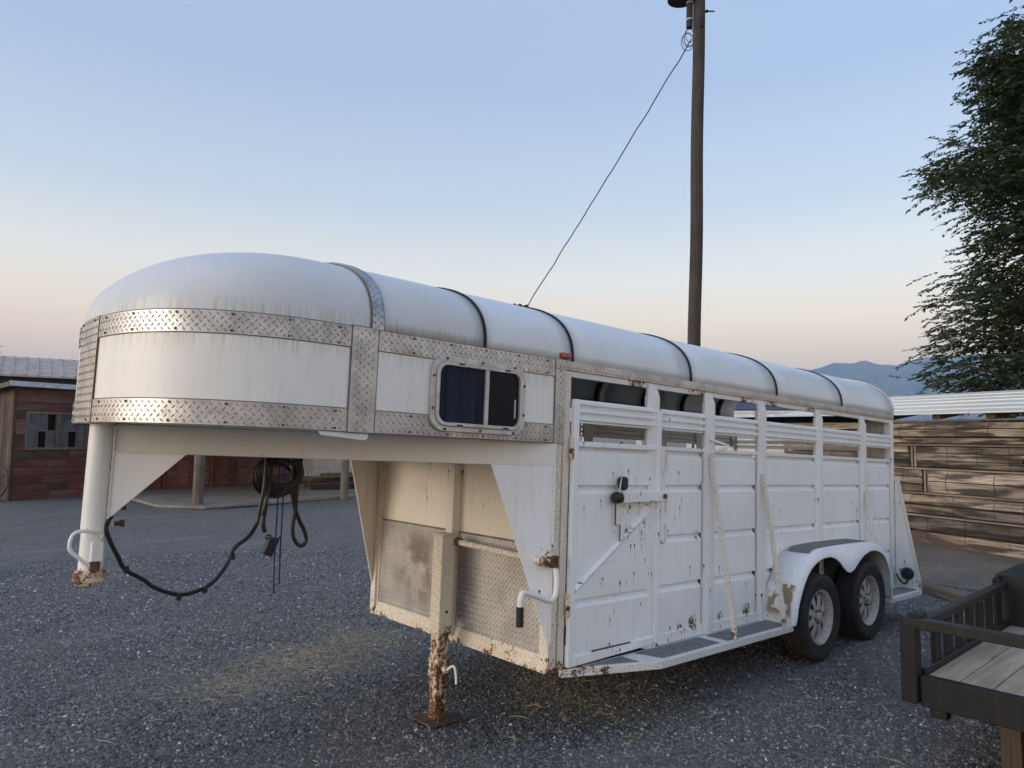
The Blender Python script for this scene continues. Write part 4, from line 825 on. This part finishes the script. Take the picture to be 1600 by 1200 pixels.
# buildings farther back on the left
t = NT('brown_metal_roof'); M['grayroof'] = t.fin(t.mix(t.step(t.noise(2, 4), .4, .6), (.52, .435, .39), (.42, .35, .32)), .85, .0)
M['slate'] = plain('slate_wall', (.045, .055, .065), .8); M['navy'] = plain('dark_roof', (.035, .045, .055), .8); M['wtrim'] = plain('white_trim', (.70, .70, .68), .6)
GB = thing('metal_roof_building', 'long dark building with ribbed brown-grey metal roof behind the red shed', 'building', (-9, 33.2, 0), R(-8))
part('wall', MB().box(0, 17, 0, 7, 0, 4.0), M['slate'], GB)
rf = part('roof', MB().prism([(-.3, -.4, 3.95), (17.3, -.4, 3.95), (17.3, 3.5, 5.0), (-.3, 3.5, 5.0)], [(-.3, -.4, 4.02), (17.3, -.4, 4.02), (17.3, 3.5, 5.07), (-.3, 3.5, 5.07)]), M['grayroof'], GB); part('roof', MB().prism([(-.3, 3.5, 5.0), (17.3, 3.5, 5.0), (17.3, 7.4, 3.95), (-.3, 7.4, 3.95)], [(-.3, 3.5, 5.07), (17.3, 3.5, 5.07), (17.3, 7.4, 4.02), (-.3, 7.4, 4.02)]), M['grayroof'], GB)
for k in range(40): part('roof_rib', MB().prism([(.1 + .43 * k, -.42, 4.015), (.16 + .43 * k, -.42, 4.015), (.16 + .43 * k, -.42, 4.065), (.1 + .43 * k, -.42, 4.065)], [(.1 + .43 * k, 3.5, 5.065), (.16 + .43 * k, 3.5, 5.065), (.16 + .43 * k, 3.5, 5.11), (.1 + .43 * k, 3.5, 5.11)]), M['grayroof'], rf)
DH = thing('dark_roofed_house', 'distant house with a dark gable roof and white barge board beyond the metal roof', 'house', (8.6, 66, 0), R(-12))
part('wall', MB().box(.3, 11.7, .3, 7.7, 0, 5.6), M['slate'], DH); part('roof', MB().yz([(-.2, 5.5), (4, 7.75), (8.2, 5.5), (8.2, 5.65), (4, 7.92), (-.2, 5.65)], 0, 12), M['navy'], DH)
for s_ in ((-.2, 4), (8.2, 4)): part('barge_board', MB().bar((-.03, s_[0], 5.58), (-.03, s_[1], 7.85), .05, .28), M['wtrim'], DH)
part('roof_vent', MB().box(6.5, 6.9, 1.6, 2.0, 6.4, 7.0), M['navy'], DH)
HO = thing('white_house', 'white clapboard house with a dark blue roof far behind the trailer', 'house', (42.6, 27.6, 0), R(-60))
part('wall', MB().box(0, 11, 0, 8, 0, 3.8), M['wtrim'], HO); part('roof', MB().yz([(-.5, 3.75), (4, 4.9), (8.5, 3.75), (8.5, 3.9), (4, 5.05), (-.5, 3.9)], -.4, 11.4), plain('blue_shingles', (.05, .075, .12), .8), HO)
for x in (1.2, 3.6, 6.0, 8.4):
    w_ = part('window', MB().box(x, x + 1.1, -.04, .02, 2.1, 3.3), M['navy'], HO); part('window_frame', MB().box(x - .1, x + 1.2, -.06, -.041, 3.3, 3.4), M['wtrim'], w_)
part('porch_post', MB().box(-.3, -.1, -1.5, -1.3, 0, 4.0), M['wtrim'], HO)
VA = thing('parked_vehicle', 'white boxy vehicle parked beyond the livestock trailer, glimpsed over the rear crossbar', 'vehicle', (14.1, 8.2, 0), R(-62))
part('body', MB().box(0, 4.6, -.95, .95, .5, 2.42), M['wtrim'], VA, bevel=.12); part('roof_rail', MB().box(.2, 4.4, -.9, -.86, 2.42, 2.47), M['wtrim'], VA)
for x in (1.0, 3.5):
    for y in (-.85, .85): part('wheel', MB().lathe([(0, -.1), (.2, -.1), (.34, -.08), (.34, .08), (.2, .1), (0, .1)], (x, y, .34), 24), M['tyre'], VA)
for x, z in ((.9, 2.25), (2.2, 2.25), (3.4, 2.25)): part('clearance_lamp', MB().box(x, x + .06, -.97, -.945, z, z + .04), M['black'], VA)
for i, (x, y) in enumerate(((5.67, 3.85), (6.10, 3.26))):
    o = part('marker_post', MB().box(-.04, .04, -.04, .04, 0, 1.74 - .02 * i), M['wtrim'], None, bevel=.008); o.location = (x, y, 0); o.rotation_euler = (0, 0, .6); tag(o, 'plain white square post standing behind the livestock trailer, half hidden by its slats', 'post', 'white posts behind the trailer')
FE = [(24 + 3.1 * k, 30 - 2.9 * k) for k in range(9)]
for k, (x, y) in enumerate(FE):
    o = part('fence_post', MB().tube([(0, 0, -.2), (.02, .01, 1.5)], .09, 8), M['oldwood'], None); o.location = (x, y, 0); tag(o, 'round brown fence post at the edge of the far dirt field', 'post', 'posts of the far field fence')

# ------------------------------------------------------------------ loose gravel and straw
def in_view(x, y, margin=.06):
    d = np.stack([x - CAM.x, y - CAM.y, np.full_like(x, -CAM.z)], -1); f_ = d @ np.array(fw); u_ = d @ np.array(rt) / f_; w_ = d @ np.array(up) / f_
    return (f_ > 0) & (np.abs(u_) < .713 + margin) & (np.abs(w_) < .535 + margin)
n = 420000; dist = 2.3 + 9.5 * rng.random(n) ** 1.5; ang = R(42) + (rng.random(n) - .5) * R(92)
x = CAM.x + np.sin(ang) * dist; y = CAM.y + np.cos(ang) * dist
clump = (np.sin(x * 1.9 + 1.2 * np.sin(y * 1.3)) + np.sin(y * 2.6 + x * .8) + np.sin((x + y) * 5.1)) / 3
ok = in_view(x, y) & (rng.random(n) < .74 + .35 * clump); x, y = x[ok], y[ok]; n = len(x)
sz = (.0036 + .0105 * rng.random(n) ** 3.2) * (1 + .05 * np.hypot(x - CAM.x, y - CAM.y))
base = np.array([(1, 0, 0), (0, 1, 0), (-1, 0, 0), (0, -1, 0), (0, 0, 1)], float); V = base[None] * (.65 + .7 * rng.random((n, 5, 3))) + (rng.random((n, 5, 3)) - .5) * .5
V[..., 2] = np.where(np.arange(5) == 4, .45 + .5 * rng.random((n, 5)), -.2 * rng.random((n, 5))); V *= sz[:, None, None]
a_ = rng.random(n) * 6.28; c_, s_ = np.cos(a_)[:, None], np.sin(a_)[:, None]; X = V[..., 0] * c_ - V[..., 1] * s_ * .75; Y = V[..., 0] * s_ + V[..., 1] * c_ * .75
V = np.stack([X + x[:, None], Y + y[:, None], V[..., 2] + (gz(x, y) * np.clip((6.4 - x) / 1.2, 0, 1))[:, None] + .0005], -1).reshape(-1, 3)
F = (np.array([(0, 1, 4), (1, 2, 4), (2, 3, 4), (3, 0, 4)])[None] + (np.arange(n) * 5)[:, None, None]).reshape(-1, 3)
t = NT('gravel_stones'); g_ = t.new('NewGeometry').outputs['Random Per Island']
sc_col = t.ramp(g_, [(0, (.028, .028, .029)), (.35, (.075, .073, .071)), (.70, (.165, .160, .153)), (.92, (.30, .288, .272)), (.985, (.46, .44, .415)), (1, (.78, .77, .74))])
tone = t.noise(.9, 4); sc_col = t.mix(t.math('MULTIPLY', t.step(tone, .45, .68), .35), sc_col, (.235, .21, .18)); m_ = None
for p_, r_ in (((-.35, 2.4, 0), .75), ((-.95, 2.3, 0), .5), ((.25, 2.6, 0), .6), ((.8, .6, 0), .8)):
    q = t.near(p_, r_); m_ = q if m_ is None else t.math('MAXIMUM', m_, q)
sc_col = t.mix(t.math('MULTIPLY', m_, t.math('MULTIPLY', t.step(t.noise(16, 5, .7), .36, .66), .62)), sc_col, (.43, .34, .21)); GS = t.fin(sc_col, .7)
tag(link('gravel', np_mesh('gravel', V, F), GS, recalc=False), 'loose dark grey crushed gravel scattered over the yard', 'gravel', kind='stuff')
sm_ = MB()
for k in range(330):
    if k < 140: cx_, cy_ = random.choice([(-.5, 2.35), (-.1, 2.45), (-.1, 2.4), (-.9, 2.25), (.9, .5)]); px, py = random.gauss(cx_, .33), random.gauss(cy_, .24)
    else: d_ = 2.4 + 9 * random.random() ** 1.3; q = R(42) + (random.random() - .5) * R(74); px, py = CAM.x + math.sin(q) * d_, CAM.y + math.cos(q) * d_
    L = random.uniform(.02, .075); a = random.uniform(0, 6.28); b = a + random.uniform(-.7, .7); z = .008
    P = [Vector((px, py, z)), Vector((px + math.cos(a) * L, py + math.sin(a) * L, z + random.uniform(.002, .015))), Vector((px + math.cos(a) * L + math.cos(b) * L * .8, py + math.sin(a) * L + math.sin(b) * L * .8, z))]
    sm_.tube(P, .0016 + .0008 * random.random(), 4, cap=False)
tag(part('straw', sm_, plain('dry_straw', (.52, .43, .27), .8, var=.5, scale=3)), 'pale dry straw stalks scattered over the gravel', 'straw', kind='stuff')

# ------------------------------------------------------------------ trees
t = NT('elm_leaves'); g_ = t.new('NewGeometry').outputs['Random Per Island']
t.fin(t.ramp(g_, [(0, (.032, .050, .024)), (.6, (.062, .088, .044)), (1, (.125, .15, .08))]), .55); t.b.inputs['Subsurface Weight'].default_value = 0
tr_ = t.new('BsdfTranslucent'); tr_.inputs[0].default_value = (.06, .10, .02, 1); ad_ = t.new('MixShader'); ad_.inputs[0].default_value = .25
out_ = t.t.nodes['Material Output']; t.t.links.new(t.b.outputs[0], ad_.inputs[1]); t.t.links.new(tr_.outputs[0], ad_.inputs[2]); t.t.links.new(ad_.outputs[0], out_.inputs[0]); LEAF = t.m
M['bark'] = wood('elm_bark', (.12, .095, .07), (.06, .048, .036), 2, rnd=.0)
def tree(name, label, loc, H, rad, z0, nlimb, nspray, leaf, seed, twig=.9, nleaf=20):
    r = random.Random(seed); g = np.random.default_rng(seed); T = thing(name, label, 'tree', loc)
    trunk = MB(); top_ = Vector((r.uniform(-.4, .4), r.uniform(-.4, .4), H * .86)); tpath = [Vector((top_.x * k / 8 + .1 * math.sin(k), top_.y * k / 8 + .1 * math.cos(k * 1.3), top_.z * k / 8)) for k in range(9)]
    trunk.tube(tpath, H * .022, 10, r2=.03); part('trunk', trunk, M['bark'], T, smooth=True)
    limbs = MB(); ends = []
    def shape(z): q = min(1, max(0, (z - z0) / (H - z0))); return rad * (.90 + .10 * math.sin(math.pi * q)) * max(.1, min(1, (1 - q) * 2.0)) ** .6 * (1 + .12 * math.sin(z * 2.3))
    for k in range(nlimb):
        f = .08 + .90 * (k + r.random()) / nlimb; zb = H * f * .80 + .4; a = k * 2.399 + r.uniform(-.4, .4); ze = min(H, zb + r.uniform(.4, 2.2)); L = shape(ze) * r.choice([.55, .7, .8, .9, 1.0, 1.08])
        p0 = Vector((top_.x * zb / top_.z, top_.y * zb / top_.z, min(zb, top_.z))); p3 = Vector((math.cos(a) * L, math.sin(a) * L, ze)); pm = p0.lerp(p3, .5) + Vector((0, 0, r.uniform(.0, .5)))
        P = smooth_path([p0, pm, p3], 5); limbs.tube(P, H * .006 * (1.2 - f * .5), 6, r2=.012)
        for q in range(2, len(P)): ends.append((P[q], a, q / len(P)))
    part('limbs', limbs, M['bark'], T, smooth=True)
    tw = MB(); E_ = np.array([(*p, a, q) for p, a, q in ends]); idx = g.integers(0, len(E_), nspray); e = E_[idx]
    S0 = e[:, :3] + g.normal(0, 1, (nspray, 3)) * (.36, .36, .34); a2 = e[:, 3] + g.normal(0, .8, nspray); hz_ = np.hypot(S0[:, 0], S0[:, 1]); mx = np.array([shape(z_) for z_ in S0[:, 2]])
    k_ = np.minimum(1, mx * 1.05 / np.maximum(hz_, 1e-6)); S0[:, :2] *= k_[:, None]; el2 = g.uniform(-.35, .45, nspray); L = twig * g.uniform(.35, .95, nspray)
    d0 = np.stack([np.cos(a2) * np.cos(el2), np.sin(a2) * np.cos(el2), np.sin(el2)], -1); side = np.stack([d0[:, 1], -d0[:, 0], np.zeros(nspray)], -1); side /= np.linalg.norm(side, axis=1)[:, None]
    for k in range(0, nspray, 3): tw.tube([Vector(S0[k] + d0[k] * (L[k] * j / 3) + np.array((0, 0, -.22 * L[k] * (j / 3) ** 2))) for j in range(4)], .007, 3, cap=False, r2=.003)
    u_ = (np.arange(nleaf) + .5) / nleaf; b = S0[:, None] + d0[:, None] * (L[:, None] * u_)[..., None]; b[..., 2] -= .22 * L[:, None] * u_ ** 2; sg = np.where(np.arange(nleaf) % 2, 1., -1.)[None, :, None]; sh = (nspray, nleaf, 1)
    ld = d0[:, None] * g.uniform(.5, 1, sh) + side[:, None] * sg * g.uniform(.5, 1, sh); ld[..., 2] += g.uniform(-.75, .05, (nspray, nleaf)); ld /= np.linalg.norm(ld, axis=-1)[..., None]
    up_ = np.concatenate([g.normal(0, .5, (nspray, nleaf, 2)), np.ones(sh)], -1); nn = np.cross(ld, up_); nn /= np.linalg.norm(nn, axis=-1)[..., None]; l_ = leaf * g.uniform(.6, 1.15, sh)
    A = np.stack([b, b + ld * l_ * .45 + nn * l_ * .24, b + ld * l_, b + ld * l_ * .45 - nn * l_ * .24], 2).reshape(-1, 3)
    Fq = np.arange(len(A)).reshape(-1, 4); part('twigs', tw, M['bark'], T)['kind'] = 'stuff'
    cr = link('crown', np_mesh('crown', A, Fq), LEAF, T, recalc=False); return T
tree('elm_tree', 'tall dark green elm tree with feathery branches behind the stave wall', (18.7, .75, 0), 13.6, 3.05, 1.0, 92, 9200, .14, 21)
tree('far_tree', 'distant small leafy tree beyond the metal roof building', (2.4, 57, 0), 8.3, 2.2, 2.0, 20, 260, .30, 5, 1.0, 12)
# ------------------------------------------------------------------ mountains
def ridge_h(u): return float(np.interp(u, [900, 1080, 1180, 1260, 1287, 1305, 1334, 1352, 1373, 1404, 1425, 1461, 1520, 1600, 1700, 1850, 2050], [0, 30, 68, 108, 116, 123, 121, 128, 121, 119, 127, 135, 138, 137, 130, 100, 50]))
DM = 5200.; mt_ = MB(); rows = []
for i in range(150):
    u_ = 880 + 1200 * i / 149; az = math.atan2((u_ - 800) / 1121.85, 1.) ; yaw = R(42.15) + az; hmax = ridge_h(u_) / 1121.85 * DM * math.cos(az); row = []
    for j in range(26):
        q = j / 25; rr = DM * (.62 + .62 * q); s_ = max(0., 1 - abs(q - .61) / .61) ** 1.15 if q < .61 else max(0., 1 - (q - .61) / .42)
        gul = math.sin(u_ * .085 + 3 * q) * .5 + math.sin(u_ * .21 + 7 * q + 1) * .3 + math.sin(u_ * .47 - 5 * q) * .2
        hh = hmax * s_ * (1 + .16 * gul * (1 - s_) * 2 * (q < .61)) + CAM.z * (s_ > 0); row.append((CAM.x + math.sin(yaw) * rr / max(.5, 1), CAM.y + math.cos(yaw) * rr, hh - 2))
    rows.append(row)
mt_.grid(rows); t = NT('hazed_slope'); c = t.mix(t.step(t.noise(.0035, 6, .6), .4, .62), (.24, .25, .28), (.14, .165, .19)); tag(part('mountains', mt_, t.fin(c, .95), smooth='all', recalc=False), kind='structure')  # blue-grey slope colour carries part of the distance haze
# the air between here and the mountains
hz = MB().box(-150, 7200, -1500, 7200, -1.0, 660); HZ = part('haze', hz, None); hm = bpy.data.materials.new('haze_air'); hm.use_nodes = True; hn = hm.node_tree; hn.nodes.clear()
ho = hn.nodes.new('ShaderNodeOutputMaterial'); pv = hn.nodes.new('ShaderNodeVolumePrincipled'); pv.inputs['Color'].default_value = (.50, .75, 1.0, 1); pv.inputs['Density'].default_value = .00019
hn.links.new(pv.outputs[0], ho.inputs['Volume']); HZ.data.materials.append(hm); tag(HZ, kind='stuff')
